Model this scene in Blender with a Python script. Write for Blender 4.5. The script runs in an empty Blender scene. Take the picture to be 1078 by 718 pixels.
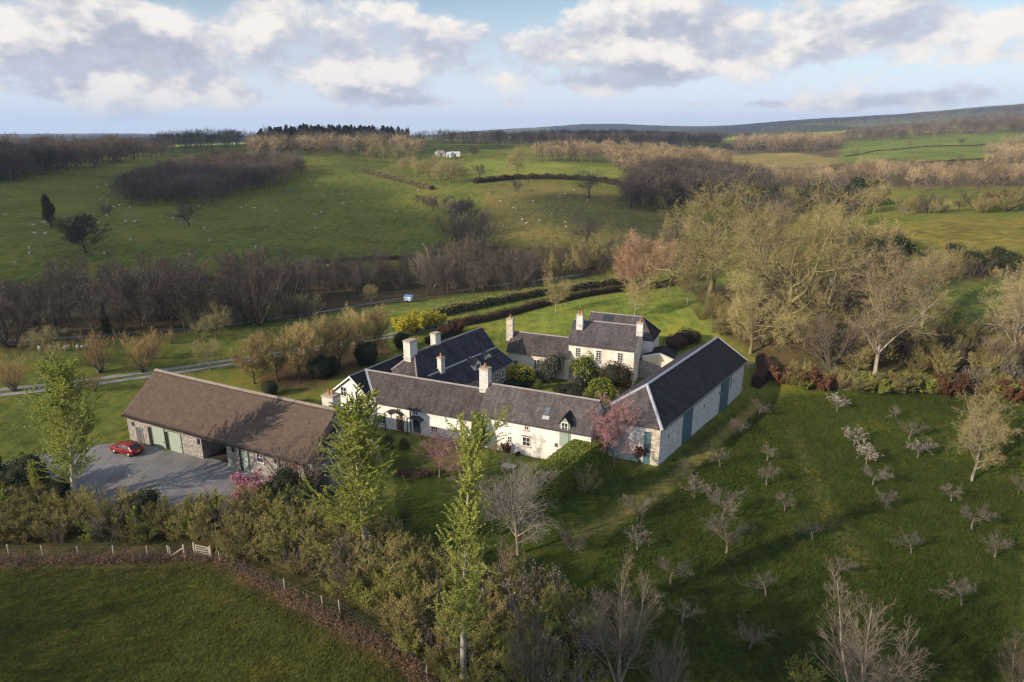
import bpy, bmesh, math, random
import numpy as np
from mathutils import Vector, Matrix

# ------------------------------------------------------------------ scene, camera, light
S = bpy.context.scene
COL = S.collection
H = 38.0                                    # the drone hovers 38 m above the farmyard
FPX = 1078 * 24 / 36; CX, CY = 539.0, 359.0
PITCH = math.atan((359 - 140) / FPX)
cam_d = bpy.data.cameras.new("camera"); cam = bpy.data.objects.new("camera", cam_d); COL.objects.link(cam)
cam_d.lens = 24; cam_d.sensor_width = 36; cam_d.sensor_fit = 'HORIZONTAL'
cam_d.clip_start = 0.5; cam_d.clip_end = 40000
cam.location = (0, 0, H); cam.rotation_euler = (math.pi / 2 - PITCH, 0, 0)
S.camera = cam
SUN_EL = math.radians(22.5)
SUN_H = np.array([-0.875, -0.485]); SUN_H /= np.linalg.norm(SUN_H)
SUN = np.array([SUN_H[0] * math.cos(SUN_EL), SUN_H[1] * math.cos(SUN_EL), math.sin(SUN_EL)])
sun_d = bpy.data.lights.new("sun", 'SUN'); sun = bpy.data.objects.new("sun", sun_d); COL.objects.link(sun)
sun_d.energy = 5.0; sun_d.angle = math.radians(0.55); sun_d.color = (1.0, 0.84, 0.64)
sun.rotation_euler = Vector(SUN).to_track_quat('Z', 'Y').to_euler(); sun.location = (-300, -140, 200)
S.view_settings.view_transform = 'Standard'; S.view_settings.look = 'None'
S.view_settings.exposure = 0.36; S.view_settings.gamma = 1.0; S.view_settings.use_curve_mapping = False
S.render.engine = 'CYCLES'
try:
    S.cycles.use_denoising = True; S.cycles.denoiser = 'OPENIMAGEDENOISE'
    S.cycles.max_bounces = 5; S.cycles.diffuse_bounces = 3; S.cycles.transmission_bounces = 3
    S.cycles.volume_bounces = 0; S.cycles.transparent_max_bounces = 6
    S.cycles.filter_width = 1.3
except Exception: pass

# ------------------------------------------------------------------ pixel helpers (photograph pixels 1078 x 718)
cP, sP = math.cos(PITCH), math.sin(PITCH)
def ray(u, v):
    a = (u - CX) / FPX; b = (CY - v) / FPX
    return np.array([a, cP + b * sP, -sP + b * cP])
def un(u, v, z=0.0):
    d = ray(u, v); t = (z - H) / d[2]
    return np.array([d[0] * t, d[1] * t, z])
def proj(p):
    x, y, z = p[0], p[1], p[2] - H
    d = y * cP - z * sP; up = y * sP + z * cP
    return CX + FPX * x / d, CY - FPX * up / d
def azel(u, v):
    d = ray(u, v); return math.atan2(d[0], d[1]), math.atan2(d[2], math.hypot(d[0], d[1]))
def z_at(v, u, r):
    d = ray(u, v); return H + r * d[2] / math.hypot(d[0], d[1])

# ------------------------------------------------------------------ node helpers
class NT:
    def __init__(s, tree):
        s.t = tree; s.t.nodes.clear()
    def n(s, typ, **kw):
        nd = s.t.nodes.new(typ)
        for k, v in kw.items(): setattr(nd, k, v)
        return nd
    def l(s, a, b): s.t.links.new(a, b)
    def val(s, x, sock):
        if isinstance(x, (int, float)): sock.default_value = x
        elif isinstance(x, (tuple, list)): sock.default_value = x
        else: s.l(x, sock)
    def m(s, op, a, b=0.0, c=0.0, clamp=False):
        nd = s.n('ShaderNodeMath', operation=op); nd.use_clamp = clamp
        s.val(a, nd.inputs[0]); s.val(b, nd.inputs[1]); s.val(c, nd.inputs[2]); return nd.outputs[0]
    def vm(s, op, a, b=(0, 0, 0)):
        nd = s.n('ShaderNodeVectorMath', operation=op)
        s.val(a, nd.inputs[0])
        if op == 'SCALE': s.val(b, nd.inputs[3])
        else: s.val(b, nd.inputs[1])
        return nd.outputs[1] if op in ('DOT_PRODUCT', 'LENGTH') else nd.outputs[0]
    def mix(s, f, a, b, blend='MIX'):
        nd = s.n('ShaderNodeMix', data_type='RGBA', blend_type=blend)
        s.val(f, nd.inputs[0])
        for x, i in ((a, 6), (b, 7)):
            if isinstance(x, (tuple, list)): nd.inputs[i].default_value = (x[0], x[1], x[2], 1)
            else: s.l(x, nd.inputs[i])
        return nd.outputs[2]
    def noise(s, vec, scale, detail=4, rough=0.55, dist=0.0, out=0):
        nd = s.n('ShaderNodeTexNoise'); 
        if vec is not None: s.l(vec, nd.inputs['Vector'])
        nd.inputs['Scale'].default_value = scale; nd.inputs['Detail'].default_value = detail
        nd.inputs['Roughness'].default_value = rough; nd.inputs['Distortion'].default_value = dist
        return nd.outputs[out]
    def ramp(s, f, stops):
        nd = s.n('ShaderNodeValToRGB'); cr = nd.color_ramp
        while len(cr.elements) < len(stops): cr.elements.new(0.5)
        for e, (p, c) in zip(cr.elements, stops):
            e.position = p; e.color = (c, c, c, 1) if isinstance(c, (int, float)) else (c[0], c[1], c[2], 1)
        s.l(f, nd.inputs[0]); return nd.outputs[0]
    def smooth(s, x, a, b):
        nd = s.n('ShaderNodeMapRange', interpolation_type='SMOOTHSTEP')
        s.val(x, nd.inputs[0]); nd.inputs[1].default_value = a; nd.inputs[2].default_value = b
        return nd.outputs[0]

# ------------------------------------------------------------------ sky: Nishita sky and fair-weather clouds by direction
W = bpy.data.worlds.new("World"); S.world = W; W.use_nodes = True
w = NT(W.node_tree)
sky = w.n('ShaderNodeTexSky', sky_type='NISHITA'); sky.sun_disc = False
sky.sun_elevation = SUN_EL; sky.sun_rotation = math.atan2(SUN_H[0], SUN_H[1]); sky.altitude = 100
sky.air_density = 1.0; sky.dust_density = 0.7; sky.ozone_density = 1.6
SKY_STR = 0.088
tc = w.n('ShaderNodeTexCoord'); dirv = tc.outputs['Generated']
sep = w.n('ShaderNodeSeparateXYZ'); w.l(dirv, sep.inputs[0])
az = w.m('ARCTAN2', sep.outputs[0], sep.outputs[1]); el = w.m('ARCSINE', sep.outputs[2])
def cloud_noise(da, de):
    a = w.m('ADD', az, da) if da else az; e = w.m('ADD', el, de) if de else el
    comb = w.n('ShaderNodeCombineXYZ'); w.l(w.m('MULTIPLY', a, 6.0), comb.inputs[0]); w.l(w.m('MULTIPLY', e, 10.0), comb.inputs[1]); comb.inputs[2].default_value = 3.7
    return w.m('MULTIPLY', w.noise(comb.outputs[0], 1.7, 7 if not da else 4, 0.57, 0.0), 1.25)
BLOBS = [(15, 50, 90, 46, .17), (110, 45, 80, 44, .17), (215, 62, 75, 38, .18), (325, 52, 75, 44, .18), (430, 56, 80, 40, .17), (268, 8, 30, 26, .16), (70, 98, 60, 9, .2), (160, 96, 50, 12, .2), (255, 101, 40, 9, .2), (375, 92, 34, 12, .2), (470, 108, 50, 5, .18),
         (545, 64, 75, 28, .16), (640, 40, 70, 32, .17), (730, 22, 80, 26, .17), (698, 72, 34, 15, .2), (785, 66, 46, 16, .16), (880, 40, 95, 30, .19), (1000, 16, 110, 28, .2), (955, 104, 70, 8, .24), (880, 113, 40, 5, .2), (620, 88, 60, 9, .2), (790, 110, 60, 4, .16),
         (530, 6, 60, 18, -.2), (755, 92, 50, 12, -.14), (560, 121, 340, 7, -.1), (985, 76, 70, 12, -.12), (400, -40, 900, 20, .12)]
cover = None
for (u, v, ru, rv, amp) in BLOBS:
    A, Eh = azel(u, v); sa, se = ru / FPX, rv / FPX
    dx = w.m('MULTIPLY_ADD', az, 1 / sa, -A / sa); dy = w.m('MULTIPLY_ADD', el, 1 / se, -Eh / se)
    gk = w.m('EXPONENT', w.m('MULTIPLY', w.m('MULTIPLY_ADD', dx, dx, w.m('MULTIPLY', dy, dy)), -1.0))
    cover = w.m('MULTIPLY', gk, amp) if cover is None else w.m('MULTIPLY_ADD', gk, amp, cover)
n0 = cloud_noise(0, 0); n1 = cloud_noise(-0.016, 0.028)
f0 = w.m('ADD', n0, cover)
mask = w.smooth(f0, 0.635, 0.80)
mask = w.m('MULTIPLY', mask, w.smooth(el, -0.002, 0.04))
lit = w.smooth(w.m('SUBTRACT', n0, n1), -0.13, 0.19)
thin = w.smooth(f0, 0.70, 1.0)
dark = w.mix(thin, (5.6, 5.9, 6.7), (4.2, 4.45, 5.3))
ccol = w.mix(lit, dark, (9.2, 8.6, 7.9))
hsv = w.n('ShaderNodeHueSaturation'); w.l(sky.outputs[0], hsv.inputs['Color']); hsv.inputs['Saturation'].default_value = 0.92; hsv.inputs['Value'].default_value = 1.25
haze_col = w.mix(w.smooth(el, 0.20, -0.01), hsv.outputs[0], (7.4, 8.3, 9.6))
skyc = w.mix(w.m('MULTIPLY', mask, 0.94), haze_col, ccol)
# added fill light: unseen sky overhead and behind the drone scaled up
sky_fill = w.m('ADD', w.m('MULTIPLY', w.smooth(el, .22, .9), .5), w.m('MULTIPLY', w.smooth(sep.outputs[1], .15, -.9), .6))
gl = w.n('ShaderNodeVectorMath', operation='SCALE'); w.l(skyc, gl.inputs[0]); w.l(w.m('ADD', sky_fill, 1.0), gl.inputs[3]); skyc = gl.outputs[0]
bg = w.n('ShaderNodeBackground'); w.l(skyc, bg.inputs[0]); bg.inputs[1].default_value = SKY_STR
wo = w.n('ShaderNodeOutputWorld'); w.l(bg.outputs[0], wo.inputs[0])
W.cycles.sampling_method = 'MANUAL'; W.cycles.sample_map_resolution = 512

# ------------------------------------------------------------------ tagging and linking
def tag(o, label=None, cat=None, group=None, kind=None):
    if label: o['label'] = label
    if cat: o['category'] = cat
    if group: o['group'] = group
    if kind: o['kind'] = kind
    return o
def empty(name, loc=(0, 0, 0), rz=0.0):
    o = bpy.data.objects.new(name, None); COL.objects.link(o)
    o.location = loc; o.rotation_euler = (0, 0, rz); o.empty_display_size = 0.3
    return o
def link(name, me, parent=None):
    o = bpy.data.objects.new(name, me); COL.objects.link(o)
    if parent is not None: o.parent = parent
    return o

class Geo:                                   # arrays of faces with a material index each
    def __init__(s): s.v = []; s.f = []; s.m = []; s.tint = []; s.nv = 0
    def add(s, V, Fc, mi=0, tint=None):
        V = np.asarray(V, dtype=np.float32).reshape(-1, 3); Fc = np.asarray(Fc, dtype=np.int64)
        if len(V) == 0: return
        s.v.append(V); s.f.append(Fc + s.nv); s.m.append(np.full(len(Fc), mi, np.int32)); s.nv += len(V)
        s.tint.append(np.full(len(V), 0.5 if tint is None else tint, np.float32))
    def nfaces(s): return sum(len(f) for f in s.f)
    def copy_to(s, o, loc, sc, rz, tint):
        c, n = math.cos(rz), math.sin(rz); R = np.array([[c, n, 0], [-n, c, 0], [0, 0, 1]], np.float32)
        for V, Fc, mi in zip(s.v, s.f, s.m):
            pass
        V = np.concatenate(s.v) @ R * np.asarray(sc, np.float32) + np.asarray(loc, np.float32)
        base = o.nv
        o.v.append(V); o.nv += len(V); o.tint.append(np.full(len(V), tint, np.float32))
        for Fc, mi in zip(s.f, s.m): o.f.append(Fc + base); o.m.append(mi)
    def mesh(s, name, mats, smooth=False, tint=False):
        me = bpy.data.meshes.new(name)
        V = np.concatenate(s.v); me.vertices.add(len(V)); me.vertices.foreach_set('co', V.ravel())
        loops = np.concatenate([f.ravel() for f in s.f]); sizes = np.concatenate([np.full(len(f), f.shape[1], np.int32) for f in s.f])
        starts = np.concatenate([[0], np.cumsum(sizes)[:-1]]).astype(np.int32)
        me.loops.add(len(loops)); me.loops.foreach_set('vertex_index', loops.astype(np.int32))
        me.polygons.add(len(sizes)); me.polygons.foreach_set('loop_start', starts)
        try: me.polygons.foreach_set('loop_total', sizes)
        except Exception: pass
        me.polygons.foreach_set('material_index', np.concatenate(s.m))
        if smooth: me.polygons.foreach_set('use_smooth', np.ones(len(sizes), bool))
        for m in mats: me.materials.append(m)
        if tint:
            at = me.attributes.new('tint', 'FLOAT', 'POINT'); at.data.foreach_set('value', np.concatenate(s.tint))
        me.update(calc_edges=True)
        return me

# ------------------------------------------------------------------ terrain heights
COLS = {
 0:   [(140, 'v', 352), (200, 'z', -3.5), (245, 'v', 265), (330, 'v', 220), (420, 'v', 192), (560, 'v', 168), (720, 'v', 158), (1000, 'z', 16), (1800, 'z', 5), (4500, 'z', 0), (6500, 'v', 141), (8000, 'z', 0)],
 120: [(140, 'v', 345), (200, 'z', -4), (235, 'v', 262), (300, 'v', 228), (380, 'v', 203), (450, 'v', 189), (560, 'v', 170), (720, 'v', 157), (1000, 'z', 18), (1800, 'z', 6), (4500, 'z', 0), (6500, 'v', 140), (8000, 'z', 0)],
 230: [(140, 'v', 340), (200, 'z', -4.5), (245, 'v', 262), (300, 'v', 234), (400, 'v', 202), (480, 'v', 181), (570, 'v', 166), (720, 'v', 155), (950, 'z', 22), (1800, 'z', 12), (4500, 'z', 0), (6500, 'v', 140.5), (8000, 'z', 0)],
 350: [(140, 'v', 335), (200, 'z', -5), (245, 'v', 266), (300, 'v', 238), (400, 'v', 199), (500, 'v', 169), (620, 'v', 157), (800, 'v', 148), (1000, 'v', 146), (1500, 'z', 22), (3000, 'z', 15), (6000, 'z', 0)],
 430: [(150, 'v', 325), (205, 'z', -5), (245, 'v', 268), (300, 'v', 242), (390, 'v', 203), (480, 'v', 180), (600, 'v', 164), (750, 'v', 154), (1000, 'v', 148), (1500, 'z', 25), (3000, 'z', 18), (6000, 'z', 0)],
 540: [(150, 'v', 322), (190, 'z', -4), (240, 'v', 262), (300, 'v', 226), (380, 'v', 198), (430, 'v', 188), (520, 'v', 173), (650, 'v', 161), (800, 'v', 153), (1100, 'v', 148), (1500, 'z', 28), (3000, 'z', 18), (4000, 'z', 20), (5200, 'v', 134), (6500, 'z', 40)],
 620: [(150, 'v', 316), (190, 'z', -3), (240, 'v', 262), (300, 'v', 228), (370, 'v', 204), (430, 'v', 191), (520, 'v', 175), (700, 'v', 159), (1000, 'v', 149), (1500, 'z', 28), (3000, 'z', 20), (4000, 'z', 30), (3600, 'z', 10), (5200, 'v', 128), (6500, 'z', 60)],
 700: [(150, 'v', 312), (190, 'z', -2), (240, 'v', 258), (300, 'v', 236), (340, 'v', 223), (420, 'v', 201), (520, 'v', 180), (700, 'v', 162), (1000, 'v', 150), (2000, 'z', 28), (3000, 'z', 30), (4000, 'z', 40), (5200, 'v', 133), (6500, 'z', 60)],
 780: [(140, 'v', 322), (170, 'v', 298), (230, 'v', 262), (300, 'v', 240), (400, 'v', 212), (520, 'v', 190), (650, 'v', 176), (800, 'v', 167), (1000, 'v', 158), (1500, 'v', 148), (2500, 'v', 143), (4500, 'v', 131), (6000, 'z', 100)],
 860: [(112, 'v', 378), (150, 'v', 313), (180, 'v', 288), (240, 'v', 256), (330, 'v', 224), (450, 'v', 199), (600, 'v', 181), (800, 'v', 168), (1000, 'v', 158), (1400, 'v', 148), (2200, 'v', 139), (4500, 'v', 124), (6000, 'z', 120)],
 940: [(100, 'v', 402), (150, 'v', 310), (180, 'v', 281), (215, 'v', 255), (250, 'v', 229), (330, 'v', 215), (420, 'v', 198), (550, 'v', 181), (750, 'v', 165), (900, 'v', 155), (1200, 'v', 148), (1800, 'v', 139), (3000, 'v', 131), (4500, 'v', 118), (6000, 'z', 150)],
 1010:[(100, 'v', 402), (150, 'v', 307), (185, 'v', 269), (215, 'v', 250), (250, 'v', 229), (310, 'v', 218), (400, 'v', 199), (550, 'v', 183), (750, 'v', 166), (950, 'v', 154), (1200, 'v', 146), (1700, 'v', 136), (2600, 'v', 127), (4500, 'v', 113), (6000, 'z', 150)],
 1078:[(100, 'v', 402), (150, 'v', 304), (185, 'v', 267), (215, 'v', 250), (250, 'v', 231), (330, 'v', 213), (450, 'v', 193), (600, 'v', 178), (800, 'v', 164), (1000, 'v', 150), (1300, 'v', 139), (1800, 'v', 129), (3000, 'v', 120), (4500, 'v', 108), (6000, 'z', 180)],
}
RMIN, RSTEP = 3.0, 0.0135
NR = int(math.log(8600 / RMIN) / RSTEP)
LR = math.log(RMIN) + RSTEP * np.arange(NR)
AZ = np.concatenate([np.radians(np.arange(-180, -56, 2.0)), np.radians(np.arange(-56, 56.01, 0.14)), np.radians(np.arange(58, 180.1, 2.0))])
def _terrain():
    us = sorted(COLS); zc = []; ac = []
    for u in us:
        e = [(3.0, 0.0), (70, 0.0), (92, -0.15), (106, -0.9)]
        pts = [(r, z, math.atan2((u - CX) / FPX, cP + ((CY - proj_v(u, r, z)) / FPX) * sP)) for r, z in e]
        for r, k, x in COLS[u]:
            z = z_at(x, u, r) if k == 'v' else x
            v = x if k == 'v' else proj_v(u, r, z)
            pts.append((r, z, math.atan2((u - CX) / FPX, cP + ((CY - v) / FPX) * sP)))
        pts.append((15000, pts[-1][1] * 0.3, pts[-1][2]))
        p = np.array(sorted(pts)); l = np.log(p[:, 0])
        zc.append(np.interp(LR, l, p[:, 1])); ac.append(np.interp(LR, l, p[:, 2]))
    zc = np.array(zc); ac = np.array(ac)
    Z = np.zeros((NR, len(AZ)))
    for i in range(NR): Z[i] = np.interp(AZ, ac[:, i], zc[:, i])
    avg = 0.5 * (Z[:, :1] + Z[:, -1:])
    t = np.clip((np.abs(AZ) - math.radians(70)) / math.radians(90), 0, 1); t = t * t * (3 - 2 * t)
    Z = Z * (1 - t) + avg * 0.6 * t
    k = np.exp(-0.5 * (np.arange(-12, 13) / 4.0) ** 2); k /= k.sum()
    Zp = np.pad(Z, ((12, 12), (0, 0)), 'edge'); Z = sum(k[j] * Zp[j:j + NR] for j in range(25))
    k = np.exp(-0.5 * (np.arange(-40, 41) / 13.0) ** 2); k /= k.sum()
    Zp = np.pad(Z, ((0, 0), (40, 40)), 'edge'); Z = sum(k[j] * Zp[:, j:j + len(AZ)] for j in range(81))
    X = np.exp(LR)[:, None] * np.sin(AZ)[None]; Y = np.exp(LR)[:, None] * np.cos(AZ)[None]
    rr = np.exp(LR)[:, None]
    wob = np.sin(X * .021 + 1.3) * np.cos(Y * .017) + 0.6 * np.sin(X * .05 + Y * .043) + 0.4 * np.sin(Y * .09 - X * .06 + 2)
    Z += wob * np.clip((rr - 130) / 300, 0, 1) * np.clip(rr / 700, 0.2, 1.5) * 0.9
    big = np.sin(X * .0021 + .4) * np.sin(Y * .0016 + 1) + 0.5 * np.sin(X * .0047 - Y * .003)
    Z += big * np.clip((rr - 2500) / 2500, 0, 1) * 9
    micro = np.sin(X * 1.1 + np.sin(Y * .9)) * np.sin(Y * 1.23 + np.sin(X * .7)) + np.sin(X * .37 + 2) * np.sin(Y * .41)
    Z += micro * 0.045 * np.clip(1 - (rr - 60) / 120, 0.0, 1)
    return Z, X, Y
def proj_v(u, r, z):
    lo, hi = -500.0, 4000.0
    for _ in range(50):
        m = 0.5 * (lo + hi)
        d = ray(u, m)
        zz = H + r * d[2] / math.hypot(d[0], d[1])
        if zz > z: lo = m
        else: hi = m
    return m
TZ, TX, TY = _terrain()
def hgt(x, y):
    x = np.asarray(x, float); y = np.asarray(y, float)
    r = np.maximum(np.hypot(x, y), RMIN + 1e-3); a = np.arctan2(x, y)
    i = np.clip((np.log(r) - LR[0]) / RSTEP, 0, NR - 1.001); i0 = i.astype(int); fi = i - i0
    j = np.clip(np.searchsorted(AZ, a) - 1, 0, len(AZ) - 2); fj = (a - AZ[j]) / (AZ[j + 1] - AZ[j])
    return (TZ[i0, j] * (1 - fj) + TZ[i0, j + 1] * fj) * (1 - fi) + (TZ[i0 + 1, j] * (1 - fj) + TZ[i0 + 1, j + 1] * fj) * fi
_T = np.exp(np.linspace(math.log(20), math.log(11000), 2600))
def gp(u, v, first=True):                    # the point of the ground seen at a pixel
    d = ray(u, v); d = d / math.hypot(d[0], d[1])
    x = d[0] * _T; y = d[1] * _T; z = H + d[2] * _T
    below = z < hgt(x, y)
    if not below.any(): k = len(_T) - 1
    else: k = int(np.argmax(below))
    if k > 0:
        a, b = _T[k - 1], _T[k]
        for _ in range(18):
            m = .5 * (a + b)
            if H + d[2] * m < hgt(d[0] * m, d[1] * m): b = m
            else: a = m
        t = b
    else: t = _T[0]
    return np.array([d[0] * t, d[1] * t, float(hgt(d[0] * t, d[1] * t))])
def vheight(u, v, p):                        # height above ground point p of what is seen at pixel row v
    return z_at(v, u, math.hypot(p[0], p[1])) - p[2]

# ------------------------------------------------------------------ materials
def newmat(name):
    m = bpy.data.materials.new(name); m.use_nodes = True
    return m, NT(m.node_tree)
def finish(t, col, rough=0.8, bump=None, bstr=0.3, bdist=0.02, spec=0.25, metal=0.0):
    b = t.n('ShaderNodeBsdfPrincipled'); t.val(col if not isinstance(col, tuple) else (col[0], col[1], col[2], 1), b.inputs['Base Color'])
    t.val(rough, b.inputs['Roughness']); b.inputs['Specular IOR Level'].default_value = spec; b.inputs['Metallic'].default_value = metal
    if bump is not None:
        bn = t.n('ShaderNodeBump'); t.l(bump, bn.inputs['Height']); bn.inputs['Strength'].default_value = bstr; bn.inputs['Distance'].default_value = bdist
        t.l(bn.outputs[0], b.inputs['Normal'])
    o = t.n('ShaderNodeOutputMaterial'); t.l(b.outputs[0], o.inputs[0]); return b
def objco(t): return t.n('ShaderNodeTexCoord').outputs['Object']
def mul(c, k): return tuple(x * k for x in c)
def plain(name, c, rough=0.6, var=0.25, scale=3.0, spec=0.25, metal=0.0, bump=0.0):
    m, t = newmat(name); co = objco(t)
    n = t.noise(co, scale, 5, 0.6)
    col = t.mix(n, mul(c, 1 - var), mul(c, 1 + var))
    finish(t, col, rough, n if bump else None, bump, 0.02, spec, metal); return m
def slate(name, ca, cb, lichen=None, lam=0.0, streak=1.0, rough=0.8, row=0.22, course=0.62):
    m, t = newmat(name); uv = t.n('ShaderNodeUVMap').outputs[0]
    br = t.n('ShaderNodeTexBrick'); t.l(uv, br.inputs['Vector']); br.offset = 0.5
    br.inputs['Scale'].default_value = 1.0; br.inputs['Brick Width'].default_value = row * 1.6; br.inputs['Row Height'].default_value = row
    br.inputs['Mortar Size'].default_value = 0.012; br.inputs['Bias'].default_value = 0.0
    br.inputs['Color1'].default_value = (0.35, 0.35, 0.35, 1); br.inputs['Color2'].default_value = (0.75, 0.75, 0.75, 1); br.inputs['Mortar'].default_value = (0.1, 0.1, 0.1, 1)
    mp = t.n('ShaderNodeMapping'); t.l(uv, mp.inputs[0]); mp.inputs['Scale'].default_value = (1.6, 0.28, 1)
    st = t.noise(mp.outputs[0], 1.0, 6, 0.62); n2 = t.noise(uv, 0.55, 6, 0.6); n3 = t.noise(uv, 6.0, 3, 0.6)
    f = t.m('ADD', t.m('MULTIPLY', st, 0.55 * streak), t.m('ADD', t.m('MULTIPLY', n2, 0.5), t.m('MULTIPLY', n3, 0.25)))
    f = t.smooth(f, 0.42, 0.86)
    col = t.mix(f, ca, cb)
    col = t.mix(course, col, br.outputs[0], 'OVERLAY')
    if lichen: col = t.mix(t.m('MULTIPLY', t.smooth(t.noise(uv, 1.3, 8, 0.7), 0.52, 0.72), lam), col, lichen)
    finish(t, col, rough, br.outputs[1], -0.5, 0.03, 0.16); return m
def wallmat(name, c, stain, amt, rough=0.85, stone=0.0, streak=0.25):
    m, t = newmat(name); uv = t.n('ShaderNodeUVMap').outputs[0]
    n = t.noise(uv, 0.5, 7, 0.62); n2 = t.noise(uv, 2.6, 5, 0.6)
    mp = t.n('ShaderNodeMapping'); t.l(uv, mp.inputs[0]); mp.inputs['Scale'].default_value = (2.4, 0.22, 1); st = t.noise(mp.outputs[0], 1.0, 5, 0.6)
    f = t.m('MULTIPLY', t.smooth(t.m('ADD', t.m('MULTIPLY', n, 1 - streak), t.m('MULTIPLY', st, streak)), 0.46, 0.66), amt)
    col = t.mix(f, c, stain); col = t.mix(t.m('MULTIPLY', n2, 0.35), col, mul(c, 0.72))
    h = n2
    if stone:
        vo = t.n('ShaderNodeTexVoronoi', feature='F1'); mp2 = t.n('ShaderNodeMapping'); t.l(uv, mp2.inputs[0]); mp2.inputs['Scale'].default_value = (3.2, 6.5, 1); t.l(mp2.outputs[0], vo.inputs['Vector']); vo.inputs['Scale'].default_value = 1.0
        vr = t.n('ShaderNodeSeparateColor'); t.l(vo.outputs['Color'], vr.inputs[0])
        col = t.mix(stone, col, t.mix(vr.outputs[0], mul(c, 0.35), mul(c, 1.25)))
        col = t.mix(t.m('MULTIPLY', t.smooth(vo.outputs['Distance'], 0.42, 0.7), stone), col, mul(stain, 0.5)); h = vo.outputs['Distance']
    finish(t, col, rough, h, 0.4, 0.04, 0.15); return m
def boards(name, c, wid=0.16):
    m, t = newmat(name); uv = t.n('ShaderNodeUVMap').outputs[0]
    s = t.n('ShaderNodeSeparateXYZ'); t.l(uv, s.inputs[0]); fr = t.m('FRACT', t.m('DIVIDE', s.outputs[0], wid))
    g = t.smooth(t.m('ABSOLUTE', t.m('SUBTRACT', fr, 0.5)), 0.44, 0.5)
    mp = t.n('ShaderNodeMapping'); t.l(uv, mp.inputs[0]); mp.inputs['Scale'].default_value = (7, 0.6, 1); n = t.noise(mp.outputs[0], 1.0, 6, 0.6)
    col = t.mix(t.m('MULTIPLY', g, 0.7), t.mix(n, mul(c, 0.65), mul(c, 1.3)), mul(c, 0.3))
    finish(t, col, 0.7, n, 0.3, 0.01); return m
def bark(name, c, c2, scale=2.0, objvar=0.3):
    m, t = newmat(name); co = objco(t)
    mp = t.n('ShaderNodeMapping'); t.l(co, mp.inputs[0]); mp.inputs['Scale'].default_value = (1, 1, 0.35)
    n = t.noise(mp.outputs[0], scale, 5, 0.65)
    isl = t.n('ShaderNodeNewGeometry').outputs['Random Per Island']
    oi = t.n('ShaderNodeObjectInfo').outputs['Random']
    col = t.mix(t.smooth(n, 0.35, 0.65), c, c2)
    k = t.m('ADD', 1 - objvar, t.m('MULTIPLY', t.m('ADD', isl, oi), objvar))
    vm = t.n('ShaderNodeVectorMath', operation='SCALE'); t.l(col, vm.inputs[0]); t.l(k, vm.inputs[3])
    finish(t, vm.outputs[0], 0.9, n, 0.4, 0.03, 0.1); return m
def leafmat(name, ca, cb, trans=0.35, objvar=0.25, tintattr=False):
    m, t = newmat(name)
    isl = t.n('ShaderNodeNewGeometry').outputs['Random Per Island']
    if tintattr:
        at = t.n('ShaderNodeAttribute'); at.attribute_name = 'tint'; oi = at.outputs['Fac']
    else: oi = t.n('ShaderNodeObjectInfo').outputs['Random']
    n = t.noise(objco(t), 0.6, 2, 0.5)
    f = t.m('ADD', t.m('MULTIPLY', isl, 0.55), t.m('MULTIPLY', t.m('ADD', n, -0.12), 0.6), clamp=True)
    col = t.mix(f, ca, cb)
    k = t.m('ADD', 1 - objvar, t.m('MULTIPLY', oi, 2 * objvar))
    vm = t.n('ShaderNodeVectorMath', operation='SCALE'); t.l(col, vm.inputs[0]); t.l(k, vm.inputs[3])
    d = t.n('ShaderNodeBsdfDiffuse'); t.l(vm.outputs[0], d.inputs[0]); tr = t.n('ShaderNodeBsdfTranslucent'); t.l(vm.outputs[0], tr.inputs[0])
    mx = t.n('ShaderNodeMixShader'); mx.inputs[0].default_value = trans; t.l(d.outputs[0], mx.inputs[1]); t.l(tr.outputs[0], mx.inputs[2])
    o = t.n('ShaderNodeOutputMaterial'); t.l(mx.outputs[0], o.inputs[0]); return m
def twigmat(name, ca, cb, objvar=0.3, tintattr=False):
    m, t = newmat(name)
    isl = t.n('ShaderNodeNewGeometry').outputs['Random Per Island']
    if tintattr:
        at = t.n('ShaderNodeAttribute'); at.attribute_name = 'tint'; oi = at.outputs['Fac']
    else: oi = t.n('ShaderNodeObjectInfo').outputs['Random']
    col = t.mix(isl, ca, cb)
    k = t.m('ADD', 1 - objvar, t.m('MULTIPLY', oi, 2 * objvar))
    vm = t.n('ShaderNodeVectorMath', operation='SCALE'); t.l(col, vm.inputs[0]); t.l(k, vm.inputs[3])
    finish(t, vm.outputs[0], 0.9, spec=0.1); return m

M = {}
M['slate_brown'] = slate("slate_brown", (0.0328, 0.0265, 0.0257), (0.0889, 0.0733, 0.0710), (0.1154, 0.1069, 0.0936), .35)
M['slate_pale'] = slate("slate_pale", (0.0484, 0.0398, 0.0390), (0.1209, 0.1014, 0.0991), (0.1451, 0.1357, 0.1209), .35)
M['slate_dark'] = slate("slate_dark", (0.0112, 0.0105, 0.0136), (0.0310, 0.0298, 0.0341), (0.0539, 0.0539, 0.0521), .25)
M['slate_blue'] = slate("slate_blue", (0.0158, 0.0165, 0.0232), (0.0510, 0.0532, 0.0653), (0.0765, 0.0765, 0.0795), .3)
M['slate_house'] = slate("slate_house", (0.0424, 0.0360, 0.0368), (0.0992, 0.0864, 0.0896), (0.1192, 0.1088, 0.0992), .3)
M['stone_tile'] = slate("stone_tile", (0.025, 0.019, 0.015), (0.093, 0.067, 0.052), (0.118, 0.099, 0.074), .45, 2.0, .95, .34, .35)
M['whitewash'] = wallmat("whitewash", (.77, .74, .70), (.50, .44, .36), .65)
M['whitestone'] = wallmat("stained_whitewash", (.72, .68, .61), (.52, .41, .28), .75, stone=.08)
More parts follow.
